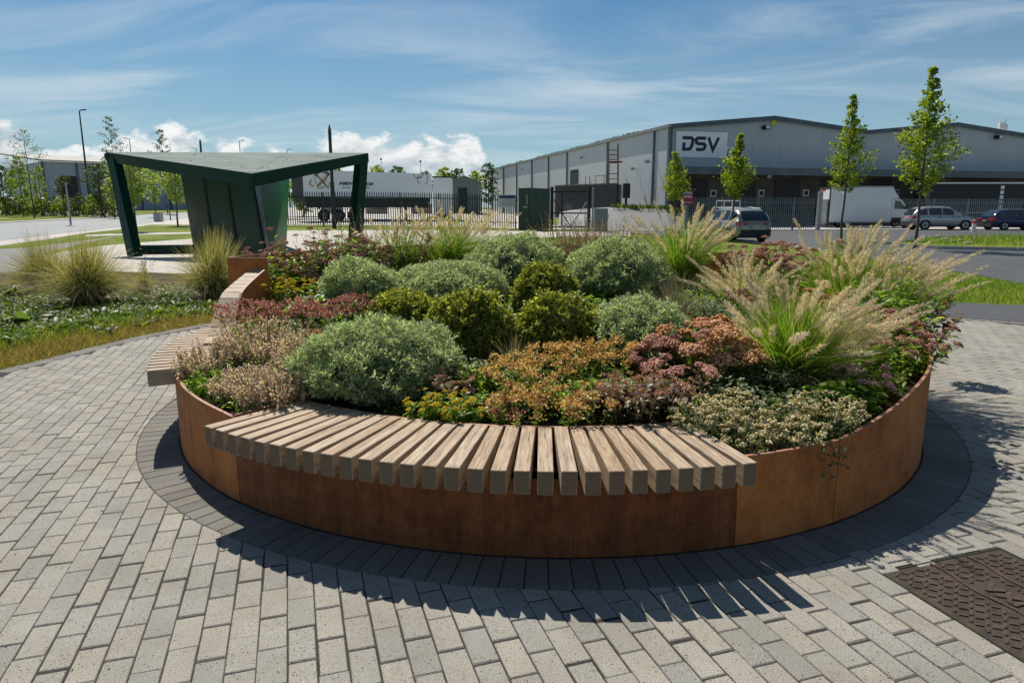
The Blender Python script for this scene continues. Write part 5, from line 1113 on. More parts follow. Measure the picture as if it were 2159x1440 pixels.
# ------------------------------------------------------------------ palisade fences
def pale_mesh(h):
    mb = MB(); w_ = .034; x = [-w_, -.012, .012, w_]; yy = [0, -.018, -.018, 0]
    fr = [(x[i], yy[i]) for i in range(4)]; bk = [(x[i], yy[i]+.004) for i in range(3, -1, -1)]; ring = fr+bk
    tops = [h-.10, h-.0, h-.0, h-.10, h-.10, h-.0, h-.0, h-.10]; n = len(ring)
    mb.add([(q[0], q[1], .06) for q in ring]+[(q[0]*(1 if tops[i] < h-.05 else .75), q[1], tops[i]) for i, q in enumerate(ring)], [(i, (i+1) % n, n+(i+1) % n, n+i) for i in range(n)]+[tuple(range(n, 2*n))]); return mb.mesh('pale')
PALE = pale_mesh(2.35)
def fence(label, a, b, mat, pitch=.16, skip=lambda f: False, every=17):
    a, b = Vector(a), Vector(b); d = b-a; n = int(d.length/pitch); rz = math.atan2(d.y, d.x); fr = thing('palisade_fence', label, 'fence', (a.x, a.y, 0), rz, 'palisade fences'); L = d.length
    zq = lambda f: gz(a.x+d.x*f, a.y+d.y*f); pm = PALE.copy(); pm.materials.clear()
    for i in range(n):
        if skip(i/n): continue
        o = link('pale', pm, mat, fr, (L*i/n, -.06+rng.uniform(-.004, .004), zq(i/n)+rng.uniform(-.012, .012))); o.rotation_euler = (0, rng.uniform(-.004, .004), rng.uniform(-.12, .12))
    for z in (.42, 1.98):
        for q in range(0, n, every):
            f0, f1 = q/n, min(n, q+every)/n
            if skip((f0+f1)/2): continue
            mb = MB(); mb.bar((L*f0, 0, zq(f0)+z), (L*f1-.01, 0, zq(f1)+z), .05, .06); mb.build('rail', mat, fr)
    for q in range(0, n+1, every):
        f0 = q/n; mb = MB(); mb.bx(L*f0-.05, L*f0+.05, .04, .14, zq(f0)-.1, zq(f0)+2.3); mb.build('post', mat, fr)
    return fr
pa, pb = P(598, 450, 49.0), P(1092, 450, 49.5)
fence('dark palisade fence behind the shelter in front of the white trailer', (pa.x, 49.0), (pb.x, 49.5), 'palisade_dark')
qa, qb = P(1446, 450, 50.5), P(1718, 450, 51.5); fence('grey palisade fence in front of the loading docks left of the truck', (qa.x, 50.5), (qb.x, 51.5), 'palisade_grey')
q2, q3 = P(1900, 450, 58.6), P(2175, 450, 57.0); fence('grey palisade fence behind the parked cars at the right', (q2.x, 58.8), (q3.x, 58.0), 'palisade_grey')
gp = thing('gate_post', 'pale square gate post at the right end of the dock fence', 'post', (qb.x+.3, 51.5, 0)); mb = MB(); mb.bx(-.14, .14, -.14, .14, 0, 2.75); mb.build('shaft', 'galvanised', gp); mb = MB(); mb.tube([(0, 0, 2.75), (0, 0, 2.95)], [.13, .03], 4); mb.build('cap', 'galvanised', gp)
# notice on the fence
a, b = P(1051, 411, 48.7), P(1087, 437, 48.7); nt = thing('notice_board', 'pale notice with a dark blue heading fixed to the dark fence', 'sign', (a.x, 48.72, b.z)); W_, H_ = b.x-a.x, a.z-b.z
mb = MB(); mb.bx(0, W_, 0, .03, 0, H_); mb.build('board', 'sign_white', nt); mb = MB(); mb.bx(.04, W_-.04, -.012, -.002, H_*.70, H_*.95); mb.build('heading', 'sign_blue', nt)
for i, (f0, f1) in enumerate(((.2, .75), (.25, .8), (.12, .85), (.2, .7), (.15, .8))): mb = MB(); mb.bx(W_*f0, W_*f1, -.008, -.002, H_*(.58-.1*i), H_*(.60-.1*i)); mb.build('text_line', 'sign_blue', nt)
# green cabinet
a = P(1093, 477, 47.3); cbn = thing('utility_cabinet', 'tall dark green steel utility cabinet at the end of the fence', 'cabinet', (a.x, 47.3, gz(a.x, 47.3)), R(-38)); hh = P(1093, 399, 47.3).z-gz(a.x, 47.3)
mb = MB(); mb.bx(0, .95, 0, 2.35, 0, hh); mb.build('body', 'cabinet_green', cbn); mb = MB(); mb.bx(-.04, .99, -.04, 2.39, hh+.002, hh+.06); mb.build('lid', 'cabinet_green', cbn)
mb = MB(); mb.bx(.06, .90, -.03, -.002, .1, hh-.1); dr = mb.build('door', 'cabinet_green', cbn); mb = MB(); mb.bx(.45, .80, -.09, -.032, hh*.55, hh*.58); mb.build('handle', 'galvanised', dr); mb = MB(); mb.bx(.70, .86, -.08, -.032, hh*.62, hh*.86); mb.build('hinge_box', 'grey_green', dr)
# yard gate
ga, gb = P(1163, 470, 49.5), P(1245, 470, 49.5); gt = thing('yard_gate', 'black steel yard gate with diagonal braces', 'gate', (ga.x, 49.5, 0)); W_ = gb.x-ga.x; H_ = P(1163, 405, 49.5).z
for x in (0.0, W_-.15): mb = MB(); mb.bx(x-.1, x+.12, -.1, .1, 0, H_+.35); mb.build('post', 'black', gt)
for z in (.25, H_*.45, H_): mb = MB(); mb.bx(.125, W_-.255, -.05, .05, z-.05, z+.05); mb.build('rail', 'black', gt)
mb = MB(); mb.bx(W_*.24, W_*.24+.1, -.03, .03, .305, H_-.055); mb.build('stile', 'black', gt)
mb = MB(); mb.bar((.14, -.07, H_*.8), (W_*.48, -.07, .3), .07); mb.build('brace', 'black', gt); mb = MB(); mb.bar((W_-.3, -.07, H_*.75), (W_*.5, -.07, .3), .07); mb.build('brace', 'galvanised', gt)
mb = MB(); mb.box((W_*.42, -.12, H_*.62), (.45, .12, .42)); mb.build('lock_box', 'grey_green', gt)
fp = thing('fence_post', 'thin grey post right of the black yard gate', 'post', (gb.x+.15, 49.6, 0)); mb = MB(); mb.tube([(0, 0, 0), (0, 0, 2.9)], .06, 8); mb.build('shaft', 'galvanised', fp); mb = MB(); mb.tube([(0, 0, 2.9), (0, 0, 3.0)], [.08, .02], 8); mb.build('cap', 'galvanised', fp)
a = P(1253, 475, 47); sc_ = thing('feeder_cabinet', 'low grey green cabinet right of the yard gate', 'cabinet', (a.x, 47, 0)); W_ = P(1281, 475, 47).x-a.x; H_ = P(1253, 441, 47).z; mb = MB(); mb.bx(0, W_, 0, .5, 0, H_); mb.build('body', 'grey_green', sc_); mb = MB(); mb.bx(-.03, W_+.03, -.03, .53, H_+.002, H_+.05); mb.build('lid', 'galvanised', sc_); mb = MB(); mb.bx(.04, W_/2-.01, -.02, -.002, .08, H_-.05); mb.build('door', 'grey_green', sc_); mb = MB(); mb.bx(W_/2+.01, W_-.04, -.02, -.002, .08, H_-.05); mb.build('door', 'grey_green', sc_)
# red sign on the dock fence
a, b = P(1440, 403, 50.2), P(1460, 432, 50.2); rs = thing('red_notice', 'red and white notice panel on the dock fence', 'sign', (a.x, 50.2, b.z)); W_, H_ = b.x-a.x, a.z-b.z; mb = MB(); mb.bx(0, W_, 0, .03, 0, H_); mb.build('panel', 'sign_red', rs)
for f0, f1 in ((.78, .95), (.5, .68), (.14, .22)):
    for i in range(4): mb = MB(); mb.bx(W_*(.08+.22*i), W_*(.08+.22*i+.16), -.012, -.002, H_*f0, H_*f1); mb.build('letter', 'sign_white', rs)
rp = MB(); rp.bx(W_*.4, W_*.6, .032, .1, -b.z+.01, 0); rp.build('post', 'palisade_grey', rs)
# white rail frame behind the car
a, b = P(1511, 424, 48), P(1560, 440, 48); rf = thing('white_barrier', 'white tubular barrier behind the taupe car', 'barrier', (a.x, 48, 0)); W_ = b.x-a.x; z1 = a.z
for i in range(4): mb = MB(); x = W_*i/3; mb.tube([(x, 0, 0), (x, 0, z1)], .035, 6); mb.build('post', 'white_paint', rf)
for z in (z1, z1*.78): mb = MB(); mb.tube([(0, 0, z), (W_, 0, z)], .035, 6); mb.build('rail', 'white_paint', rf)

# ------------------------------------------------------------------ trailer, containers, shed
def frame2(a, b): d = b-a; return math.atan2(d.y, d.x), Vector((d.x, d.y, 0)).length
ta, tb = P(641, 430, 56), P(911, 430, 63); rz, L = frame2(ta, tb); zg = gz(ta.x, 56); TT = P(641, 358, 56).z-zg; TB = P(641, 416, 56).z-zg
trl = thing('lorry_trailer', 'long white lorry trailer with gold and black emblem parked in the yard', 'trailer', (ta.x, 56, zg), rz)
mb = MB(); mb.bx(0, L, 0, 2.5, TB, TT); mb.build('box_body', 'white_panel', trl); mb = MB(); mb.bx(.1, L-.1, .1, 2.4, TB-.38, TB-.005); mb.build('chassis', 'black', trl)
mb = MB(); mb.bx(-.05, .0, -.02, 2.52, TB-.02, TT+.02); mb.build('corner_cap', 'near_black', trl)
mb = MB(); mb.bx(L*.02, L*.97, .02, .08, TB-.82, TB-.385); mb.build('side_guard', 'black', trl)
def wheel(parent, x, y, r, w_=.24, rim='alloy', name='wheel'):
    mb = MB(); mb.tube([(x, y-w_/2, r), (x, y-w_/2+.03, r), (x, y+w_/2-.03, r), (x, y+w_/2, r)], [r*.93, r, r, r*.93], 20); o = mb.build(name, 'rubber', parent)
    for s_ in (-1, 1):
        mb = MB(); yy = y+s_*(w_/2+.004); mb.tube([(x, yy-.006*s_, r), (x, yy+.004*s_, r)], r*.64, 16); mb.build('rim', rim, o)
        mb = MB()
        for j in range(5):
            a = j*2*math.pi/5; mb.bar((x, yy+.01*s_, r), (x+math.cos(a)*r*.58, yy+.01*s_, r+math.sin(a)*r*.58), .05, .02, (0, 1, 0))
        mb.build('spokes', 'near_black' if rim == 'alloy' else 'galvanised', o)
    return o
for x in (1.8, 3.1, 4.4): wheel(trl, x, .45, .5, rim='near_black')
mb = MB(); mb.bx(L*.78, L*.78+.15, .2, .4, 0, TB-.385); mb.build('landing_leg', 'near_black', trl)
def tp(u, v): q = on_plane(u, v, ta, Vector((math.sin(rz), -math.cos(rz), 0)))-Vector((ta.x, 56, zg)); return q.x*math.cos(rz)+q.y*math.sin(rz), q.z
def tz(a, b): return tp(630+a*300/2159, 350+b*300/2159)
def arc(cx_, cy_, rx, ry, a0, a1, n=12): return [(cx_+rx*math.cos(R(a0+(a1-a0)*i/n)), cy_+ry*math.sin(R(a0+(a1-a0)*i/n))) for i in range(n+1)]
idq = lambda q: tz(q[0], q[1])
mb = MB()
for s_ in ([(265, 115), (300, 170), (380, 250), (455, 350)], [(440, 120), (390, 190), (300, 280), (275, 330)]): ribbon(mb, s_, 22, -.02, idq, .012)
ribbon(mb, arc(215, 260, 50, 45, 80, 250), 22, -.02, idq, .012); ribbon(mb, [(455, 255), (495, 290), (450, 305)], 22, -.02, idq, .012); ribbon(mb, arc(330, 320, 50, 25, 10, 170), 14, -.02, idq, .012); mb.build('emblem', 'gold', trl)
mb = MB()
ribbon(mb, arc(275, 130, 30, 28, 140, 340), 22, -.034, idq, .012); ribbon(mb, arc(420, 130, 32, 28, 200, 400), 22, -.034, idq, .012)
ribbon(mb, [(250, 130), (330, 210), (430, 330)], 9, -.034, idq, .012); ribbon(mb, [(445, 130), (400, 230), (280, 310)], 9, -.034, idq, .012); ribbon(mb, arc(345, 210, 100, 110, 60, 300, 20), 4, -.034, idq, .012); mb.build('emblem_outline', 'black', trl)
mb = MB(); ribbon(mb, arc(1800, 140, 50, 45, 90, 200), 8, -.02, idq, .012); ribbon(mb, [(1790, 175), (1850, 190), (1890, 120)], 8, -.02, idq, .012); ribbon(mb, arc(1830, 210, 28, 55, 60, 330), 7, -.02, idq, .012); ribbon(mb, arc(1925, 200, 30, 75, -80, 120), 7, -.02, idq, .012); ribbon(mb, arc(1885, 130, 25, 20, 180, 360), 7, -.02, idq, .012); mb.build('line_emblem', 'rust_steel', trl)
mb = MB(); x0, z1 = tz(822, 150); x1, z0 = tz(930, 222); mb.bx(x0, x1, -.025, -.004, z0, z1); mb.build('badge', 'gold', trl)
x0, z1 = tz(600, 245); x1, z0 = tz(1130, 302); me = text_mesh('trailer_lettering', 'NIEV SPEEDE', (z1-z0)*1.38, .008, .012, .25); o = link('trailer_lettering', me, 'black', trl, ((x0+x1)/2, -.02, (z0+z1)/2)); o.rotation_euler = (R(90), 0, 0)
wv = max(v.co.x for v in me.vertices)-min(v.co.x for v in me.vertices); o.scale = ((x1-x0)/wv, 1, 1)
x0, z1 = tz(665, 322); x1, z0 = tz(1085, 342); mb = MB()
for i in range(14): 
    if i not in (4, 9): mb.bx(x0+(x1-x0)*i/14, x0+(x1-x0)*(i+.72)/14, -.022, -.004, z0, z1)
mb.build('small_lettering', 'black', trl)
# low white container and shed
a, b = P(913, 398, 66), P(950, 398, 66); zg = gz(a.x, 66); ct = thing('white_container', 'low white container right of the trailer', 'container', (a.x, 66, zg)); W_ = b.x-a.x; H_ = P(913, 375, 66).z-zg; mb = MB(); mb.bx(0, W_, 0, 2.4, .4, H_); mb.build('body', 'white_panel', ct); mb = MB(); mb.bx(-.06, W_+.06, -.06, 2.46, H_+.002, H_+.12); mb.build('roof_edge', 'near_black', ct); mb = MB(); mb.bx(.1, W_-.1, .1, 2.3, 0, .398); mb.build('base', 'near_black', ct)
a, b = P(952, 400, 95), P(1007, 400, 95); zg = gz(a.x, 95); sh = thing('shed', 'small grey green gabled shed beyond the yard', 'building', (a.x, 95, zg)); W_ = b.x-a.x; He = P(1007, 383, 95).z-zg; Hr = P(980, 373, 95).z-zg; mb = MB(); mb.poly([(0, 0, 0), (W_, 0, 0), (W_, 0, He), (W_/2, 0, Hr), (0, 0, He)], (0, 12, 0)); mb.build('walls', 'grey_green', sh)
for s_, xa, za, xb, zb in ((0, -.2, He-.05, W_/2, Hr+.03), (1, W_/2, Hr+.03, W_+.2, He-.05)): mb = MB(); mb.poly([(xa, -.2, za+.02), (xb, -.2, zb+.02), (xb, 12.2, zb+.02), (xa, 12.2, za+.02)], (0, 0, .1)); mb.build('roof_slope', 'roof_grey', sh)
mb = MB(); mb.bx(W_*.25, W_*.6, -.06, -.005, 0, He*.8); mb.build('door', 'near_black', sh)
mb = MB(); mb.bx(-12, 24, 0, .5, 0, 1.6)
for i in range(3): 
    p = P(700+i*95, 445, 84); o = thing('stacked_pallets', ['stack of pallets behind the dark fence, left', 'stack of pallets behind the dark fence, middle', 'stack of pallets behind the dark fence, right'][i], 'pallets', (p.x, 84, gz(p.x, 84)))
    for j in range(6): mb = MB(); mb.bx(-1.2, 1.2, -.5, .5, .2*j+.02, .2*j+.10); mb.bx(-1.2, 1.2, -.4, -.3, .2*j+.10, .2*j+.2); mb.bx(-1.2, 1.2, .3, .4, .2*j+.10, .2*j+.2); mb.build('pallet', 'dry_stem', o)
# left warehouse
a, b = P(98, 420, 100), P(470, 420, 118); rz, L = frame2(a, b); zg = 1.0; lw = thing('distant_warehouse', 'blue grey warehouse with a dark doorway far left behind the trees', 'building', (a.x, 100, zg), rz)
He = P(98, 340, 100).z-zg
nb_ = 6
for i in range(nb_): mb = MB(); mb.bx(L*i/nb_+.06, L*(i+1)/nb_-.06, 0, .3, 0, He); mb.build('wall_bay', 'cladding_blue', lw)
for i in range(nb_+1): mb = MB(); mb.bx(L*i/nb_-.15, L*i/nb_+.15, -.12, .2, 0, He); mb.build('pilaster', 'trim_grey', lw)
mb = MB(); mb.bx(0, .3, .31, 28, 0, He); mb.build('end_wall', 'cladding_blue', lw); mb = MB(); mb.poly([(-.5, -.6, He), (L, -.6, He), (L, 28, He+2.4), (-.5, 28, He+2.4)], (0, 0, .2)); mb.build('roof', 'roof_grey', lw)
def lwp(u, v): q = on_plane(u, v, Vector((a.x, 100, 0)), Vector((math.sin(rz), -math.cos(rz), 0)))-Vector((a.x, 100, zg)); return q.x*math.cos(rz)+q.y*math.sin(rz), q.z
x0, z1 = lwp(125, 371); x1, _ = lwp(170, 400); mb = MB(); mb.bx(x0, x1, -.09, -.01, 0, z1); mb.build('doorway', 'dock_door', lw); x0, _ = lwp(188, 400); x1, _ = lwp(199, 400); mb = MB(); mb.bx(x0, x1, -.09, -.01, 0, 2.2); mb.build('door', 'near_black', lw)

# ------------------------------------------------------------------ posts and lamps
def lamp(label, ub, u, vt, Y, arm, r_=.09, name='street_lamp'):
    b = P(ub, 440, Y); z0 = gz(b.x, Y); H = P(u, vt, Y).z-z0; t = thing(name, label, 'lamp', (b.x, Y, z0), 0, 'street lamps'); mb = MB(); mb.tube([(0, 0, 0), (0, 0, H*.35), (0, 0, H)], [r_, r_*.85, r_*.5], 10); mb.build('column', 'dark_post', t)
    mb = MB(); mb.bar((0, 0, H-.02), (arm*.5, 0, H+.05), .06); mb.build('arm', 'dark_post', t); mb = MB(); mb.poly([(arm*.35, -.14, H+.02), (arm*1.35, -.12, H+.06), (arm*1.35, .12, H+.06), (arm*.35, .14, H+.02)], (0, 0, .09)); hd = mb.build('lantern', 'dark_post', t); mb = MB(); mb.bx(min(arm*.5, arm*1.2), max(arm*.5, arm*1.2), -.09, .09, H-.0, H+.018); mb.build('lens', 'lens', hd)
lamp('tall street lamp standing in the roadside shrubs on the left', 191, 173, 234, 78, .55, .13)
lamp('distant street lamp between the two tall thin trees', 288, 281, 293, 130, -.8, .12); lamp('small far street lamp above the shelter roof', 424, 421, 312, 190, -1.0, .14); lamp('distant street lamp above the middle of the shelter roof', 515, 513, 297, 150, .9, .12); lamp('small far street lamp left of the tall dark post', 613, 611, 316, 190, .9, .14)
for ub, u, vt, Y, lab, r_ in ((703, 697, 262, 45.5, 'tall dark tapered post with a pointed tip seen through the shelter', .13), (434, 430, 293, 95, 'dark pointed post top above the shelter roof', .16)):
    b = P(ub, 440, Y); z0 = gz(b.x, Y); H = P(u, vt, Y).z-z0; t = thing('pointed_post', lab, 'post', (b.x, Y, z0), 0, 'pointed posts'); mb = MB(); mb.tube([(0, 0, -.05), (0, 0, H*.45)], r_, 10); mb.build('lower_shaft', 'dark_post', t); mb = MB(); mb.tube([(0, 0, H*.45), (0, 0, H-.5)], r_*.8, 10); mb.build('upper_shaft', 'dark_post', t); mb = MB(); mb.tube([(0, 0, H-.5), (0, 0, H-.4), (0, 0, H)], [r_*.9, r_*.9, .01], 10); mb.build('tip', 'rust_steel', t)
for u, vt, Y, lab in ((807, 338, 160, 'far thin mast above the trailer'), (889, 343, 150, 'far thin mast above the right end of the trailer')):
    b = P(u, 440, Y); H = P(u, vt, Y).z-1.5; t = thing('thin_mast', lab, 'mast', (b.x, Y, 1.5)); mb = MB(); mb.tube([(0, 0, 0), (0, 0, H)], [.09, .05], 6); mb.build('pole', 'galvanised', t); mb = MB(); mb.box((0, 0, H+.2), (.35, .3, .4)); mb.build('head', 'near_black', t)
b = G(150, 478); b = P(150, 478, 50); z0 = gz(b.x, 50); t = thing('sign_post', 'pale grey sign post at the road edge with a round sign seen from behind', 'sign', (b.x, 50, z0)); H = P(140, 385, 50).z-z0; mb = MB(); mb.tube([(0, 0, 0), (0, 0, H)], .07, 8); mb.build('pole', 'galvanised', t)
mb = MB(); mb.tube([(.1, .08, H*.82), (.1, .10, H*.82)], .42, 20); mb.build('plate', 'near_black', t)
b = P(335, 468, 57); z0 = gz(b.x, 57); t = thing('litter_bin', 'grey square litter bin on the lawn seen under the shelter', 'bin', (b.x, 57, z0)); mb = MB(); mb.bx(-.28, .28, -.25, .25, 0, .62); mb.build('body', 'galvanised', t); mb = MB(); mb.bx(-.3, .3, -.27, .27, .622, .7); mb.build('lid', 'stone', t)
b = P(366, 455, 60); z0 = gz(b.x, 60); t = thing('cycle_stand', 'dark cycle stand by the road seen under the shelter', 'stand', (b.x, 60, z0)); mb = MB(); mb.tube([(-.3, 0, 0), (-.3, 0, .85), (.3, 0, .85), (.3, 0, 0)], .05, 8); mb.build('hoop', 'dark_post', t); mb = MB(); mb.bx(-.32, .32, -.03, .03, .4, .46); mb.build('cross_bar', 'dark_post', t)
b = P(2052, 489, 46.5); t = thing('marker_post', 'white marker post with a red top on the grass island', 'bollard', (b.x, 46.5, 0)); mb = MB(); mb.tube([(0, 0, 0), (0, 0, .55)], [.16, .12], 10); mb.build('body', 'white_paint', t); mb = MB(); mb.tube([(0, 0, .55), (0, 0, .75), (0, 0, .8)], [.12, .11, .05], 10); mb.build('cap', 'orange_red', t)
# grass island in the car park
isl = [(17.6, 31.0), (16.2, 29.2), (17.0, 27.3), (19.3, 26.3), (24, 25.2), (34, 24), (40, 30), (36, 38), (27, 37.6), (21, 34.5)]
mb = MB(); mb.poly([(x, y, -.02) for x, y in isl], (0, 0, .13)); struct(mb.build('grass_island', 'lawn'))
for i in range(len(isl)):
    a, b = Vector(isl[i]), Vector(isl[(i+1) % len(isl)])
    if b.x > 34: continue
    n = max(1, int((b-a).length/.9))
    mb = MB()
    for j in range(n): p = a.lerp(b, j/n); q = a.lerp(b, (j+1)/n-.015); mb.bar((p.x, p.y, .045), (q.x, q.y, .045), .16, .13)
    struct(mb.build('kerb', 'kerb'))
q = np.array([(random.uniform(17, 34), random.uniform(26, 37), .10) for _ in range(6000)]); q = np.array([p for p in q if inside(p[0], p[1], isl)]); n = len(q); fb = FB(); blades(fb, q, rvec(n)*.5+np.array([0, 0, 1]), rng.uniform(.06, .28, n), .025, rvec(n)*.25, 2, .2); o = stuff(link('island_grass', fb.mesh('island_grass'), 'lawn_blade')); o['label'] = 'rough grass on the island in the car park'
for i, (u, v) in enumerate([(2010, 516), (2025, 514), (1990, 512), (2040, 520), (1975, 505)]):
    p = G(u, v); bm = bmesh.new(); bmesh.ops.create_icosphere(bm, subdivisions=2, radius=.16)
    for v_ in bm.verts: v_.co = v_.co*rng.uniform(.8, 1.15); v_.co.z *= .55
    me = bpy.data.meshes.new('stone'); bm.to_mesh(me); bm.free(); o = link('stone', me, 'stone', None, (p.x, p.y, .13)); tag(o, ['pale stone in the middle of the grass island edge', 'pale stone right of the middle of the island edge', 'pale stone left of the middle of the island edge', 'rightmost pale stone on the island edge', 'leftmost pale stone on the island edge'][i], 'stone', 'stones on the grass island')

# ------------------------------------------------------------------ vehicles
def loft_car(label, name, loc_, rz, L, W, H, pt, top, glass, plate=None, lamps=True, group='cars parked by the warehouse'):
    t = thing(name, label, 'car', loc_, rz, group); XS = np.linspace(-.5, .5, 41); zb0 = .17*H
    def sec(xf):
        tz_ = np.interp(xf, [q[0] for q in top], [q[1] for q in top])*H; e = 1-max(0, (abs(xf)-.40)/.10)**2*.16; hw = W/2*e; belt = min(tz_-.02, .62*H); zb = zb0+max(0, abs(xf)-.44)*.9*H
        r_ = max(0, (tz_-belt)/(.38*H)); hr_ = hw*(1-.24*min(1, r_)); return zb, belt, tz_, hw, hr_
    def ring(xf, off=0.0):
        zb, be, tz_, hw, hr_ = sec(xf); x = xf*L; z1 = zb+.12*H
        return [(x, hw*.90+off, zb), (x, hw+off, z1), (x, hw*1.005+off, (z1+be)/2), (x, hw*.975+off, be), (x, hw*.94+off, be+.02*(tz_-be)+.001), (x, hr_+off, tz_-.06*H*min(1, (tz_-be)/(.2*H)+.05)), (x, hr_*.82, tz_+off), (x, 0, tz_+.015*H+off)]
    vs, fs = [], []; m = 15
    for xf in XS: r_ = ring(xf); vs += r_+[(q[0], -q[1], q[2]) for q in r_[-2::-1]]
    for i in range(len(XS)-1): fs += [(i*m+j, i*m+j+1, (i+1)*m+j+1, (i+1)*m+j) for j in range(m-1)]
    fs += [tuple(range(m)), tuple(range((len(XS)-1)*m, len(XS)*m))[::-1]]
    mb = MB(); mb.add(vs, fs); body = mb.build('body', pt, t, True)
    mb = MB(); mb.bx(-L*.47, L*.47, -W*.44, W*.44, zb0*.75, zb0*1.25); mb.build('underbody', 'black', t)
    mb = MB(); mb.bx(-L*.505, -L*.47, -W*.42, W*.42, .17*H, .36*H); mb.build('bumper', 'near_black', t)
    for s_ in (1, -1):                        # side windows
        for x0, x1 in glass['side']:
            q = []; n = 6
            for i in range(n+1): r_ = ring(x0+(x1-x0)*i/n, .008); q.append((r_[4], r_[5]))
            mb = MB(); mb.add([(p[0], p[1]*s_, p[2]+(.015 if kz == 0 else -.02)) for a_ in q for kz, p in enumerate(a_)], [(2*i, 2*i+1, 2*i+3, 2*i+2) for i in range(n)]); mb.build('window', 'car_glass', t, True)
    for x0, x1, nm in (glass['rear']+('rear_window',), glass['front']+('windscreen',)):
        n = 5; q = []
        for i in range(n+1):
            xf = x0+(x1-x0)*i/n; zb, be, tz_, hw, hr_ = sec(xf); d = .012; q.append([(xf*L-(d if x0 < 0 else -d), y, tz_+.015+.012*H*(1-abs(y)/(hr_+.01))) for y in (-hr_*.80, 0, hr_*.80)])
        mb = MB(); mb.add([p for a_ in q for p in a_], [(3*i+j, 3*i+j+1, 3*i+4+j, 3*i+3+j) for i in range(n) for j in range(2)]); mb.build(nm, 'car_glass', t, True)
    for xw in (-.30, .30):
        for s_ in (1, -1): 
            wheel(t, xw*L, s_*(W/2-.085), .21*H, .22); mb = MB(); mb.tube([(xw*L, s_*(W/2-.03), .215*H), (xw*L, s_*(W/2+.004), .215*H)], .238*H, 18); mb.build('wheel_arch', 'black', t)
    for s_ in (1, -1):
        mb = MB(); y0 = W*.44*s_; mb.poly([(-L*.492, y0*.55, .575*H), (-L*.482, y0*1.02, .60*H), (-L*.442, y0*1.13, .60*H), (-L*.445, y0*1.13, .50*H), (-L*.496, y0*1.0, .47*H), (-L*.503, y0*.55, .52*H)], (-.02, 0, 0)); mb.build('tail_lamp', 'tail_lamp', t)
        mb = MB(); mb.box((L*.455, W*.36*s_, .50*H), (.25, .34, .12)); mb.build('headlamp', 'lens', t); mb = MB(); mb.box((L*.20, (W/2+.06)*s_, .66*H), (.14, .16, .12)); mb.build('mirror', pt, t)
        mb = MB(); mb.tube([(-L*.33, W*.345*s_, H*.975), (-L*.1, W*.345*s_, H*1.015), (L*.08, W*.345*s_, H*.985)], .018, 6); mb.build('roof_rail', 'galvanised', t)
        for xd in (-.10, .10): mb = MB(); mb.box((xd*L, (W/2+.012)*s_, .56*H), (.2, .03, .035)); mb.build('door_handle', 'near_black', t)
    if plate:
        mb = MB(); mb.box((-L*.512, 0, .44*H), (.02, .52, .12)); o = mb.build('number_plate', plate[0], t); me = text_mesh('plate_text', plate[1], .105, .002, .003); q = link('plate_text', me, 'near_black', o, (-L*.512-.0125, 0, .44*H)); q.rotation_euler = (R(90), 0, R(-90))
    return t
SUV = [(-.5, .50), (-.495, .60), (-.455, .74), (-.405, .89), (-.34, .955), (-.2, 1.0), (0, 1.0), (.07, .97), (.17, .80), (.25, .655), (.36, .61), (.45, .55), (.485, .47), (.5, .36)]
GL = {'side': [(-.40, -.27), (-.25, -.06), (-.04, .12)], 'rear': (-.488, -.402), 'front': (.09, .225)}
loft_car('taupe silver hatchback seen from behind on the car park', 'parked_car', (11.05, 34.7, -.01), R(101), 4.44, 1.84, 1.6, 'car_taupe', SUV, GL, ('plate_white', '181 D 14740'))
x_ = P(1980, 460, 52).x; loft_car('silver estate car parked side-on right of the white truck', 'parked_car', (x_, 52, -.01), R(-4), 4.75, 1.88, 1.68, 'car_silver', SUV, GL)
HB = [(-.5, .46), (-.495, .60), (-.44, .80), (-.38, .93), (-.2, 1.0), (0, .99), (.08, .95), (.2, .74), (.27, .655), (.38, .60), (.46, .53), (.49, .44), (.5, .34)]
x_ = P(2141, 460, 51).x; loft_car('dark blue hatchback at the right frame edge', 'parked_car', (x_, 51, -.01), R(-2), 4.35, 1.84, 1.48, 'car_blue', HB, GL, ('plate_yellow', 'BX55 KVO'))
for u, Y, lab, kx in ((28, 88, 'white car glinting behind the roadside shrubs at far left', 'van_white'), (92, 92, 'pale car behind the thin birch at far left', 'car_silver')):
    b = P(u, 440, Y); loft_car(lab, 'parked_car', (b.x, Y, gz(b.x, Y)+.25), R(8), 4.6, 1.85, 1.65, kx, SUV, GL, group='cars behind the roadside shrubs')
# white box truck
xa = P(1757, 450, 56.5).x; tk = thing('box_truck', 'white box truck with a raised tail lift parked by the fence', 'truck', (xa-.35, 57.4, 0), R(-2)); Lb = P(1884, 450, 56.5).x-xa; zt = P(1800, 394, 56.0).z; zb = P(1800, 471, 56).z+.1
mb = MB(); mb.bx(0, Lb, -1.05, 1.05, zb, zt); mb.build('box_body', 'van_white', tk)
for z in (zb-.0, zt): mb = MB(); mb.bx(-.03, Lb+.02, -1.08, -1.052, z-.06, z+.05); mb.build('edge_trim', 'galvanised', tk)
mb = MB(); mb.bx(-.06, -.004, -1.06, 1.06, zb, zt+.02); rd = mb.build('rear_frame', 'near_black', tk); mb = MB(); mb.bx(-.09, -.062, -.95, .95, zt-1.0, zt-.2); mb.build('shutter', 'white_panel', tk); mb = MB(); mb.bx(-.10, -.091, -.2, .5, zt-.30, zt-.16); mb.build('sticker', 'sign_red', tk)
mb = MB(); mb.bx(-.22, -.12, -1.0, 1.0, zb-.15, zt-1.05); mb.build('tail_lift', 'gutter', tk); mb = MB(); mb.bx(-.28, -.221, -1.02, 1.02, zb-.25, zb-.08); mb.build('lift_edge', 'rust_steel', tk)
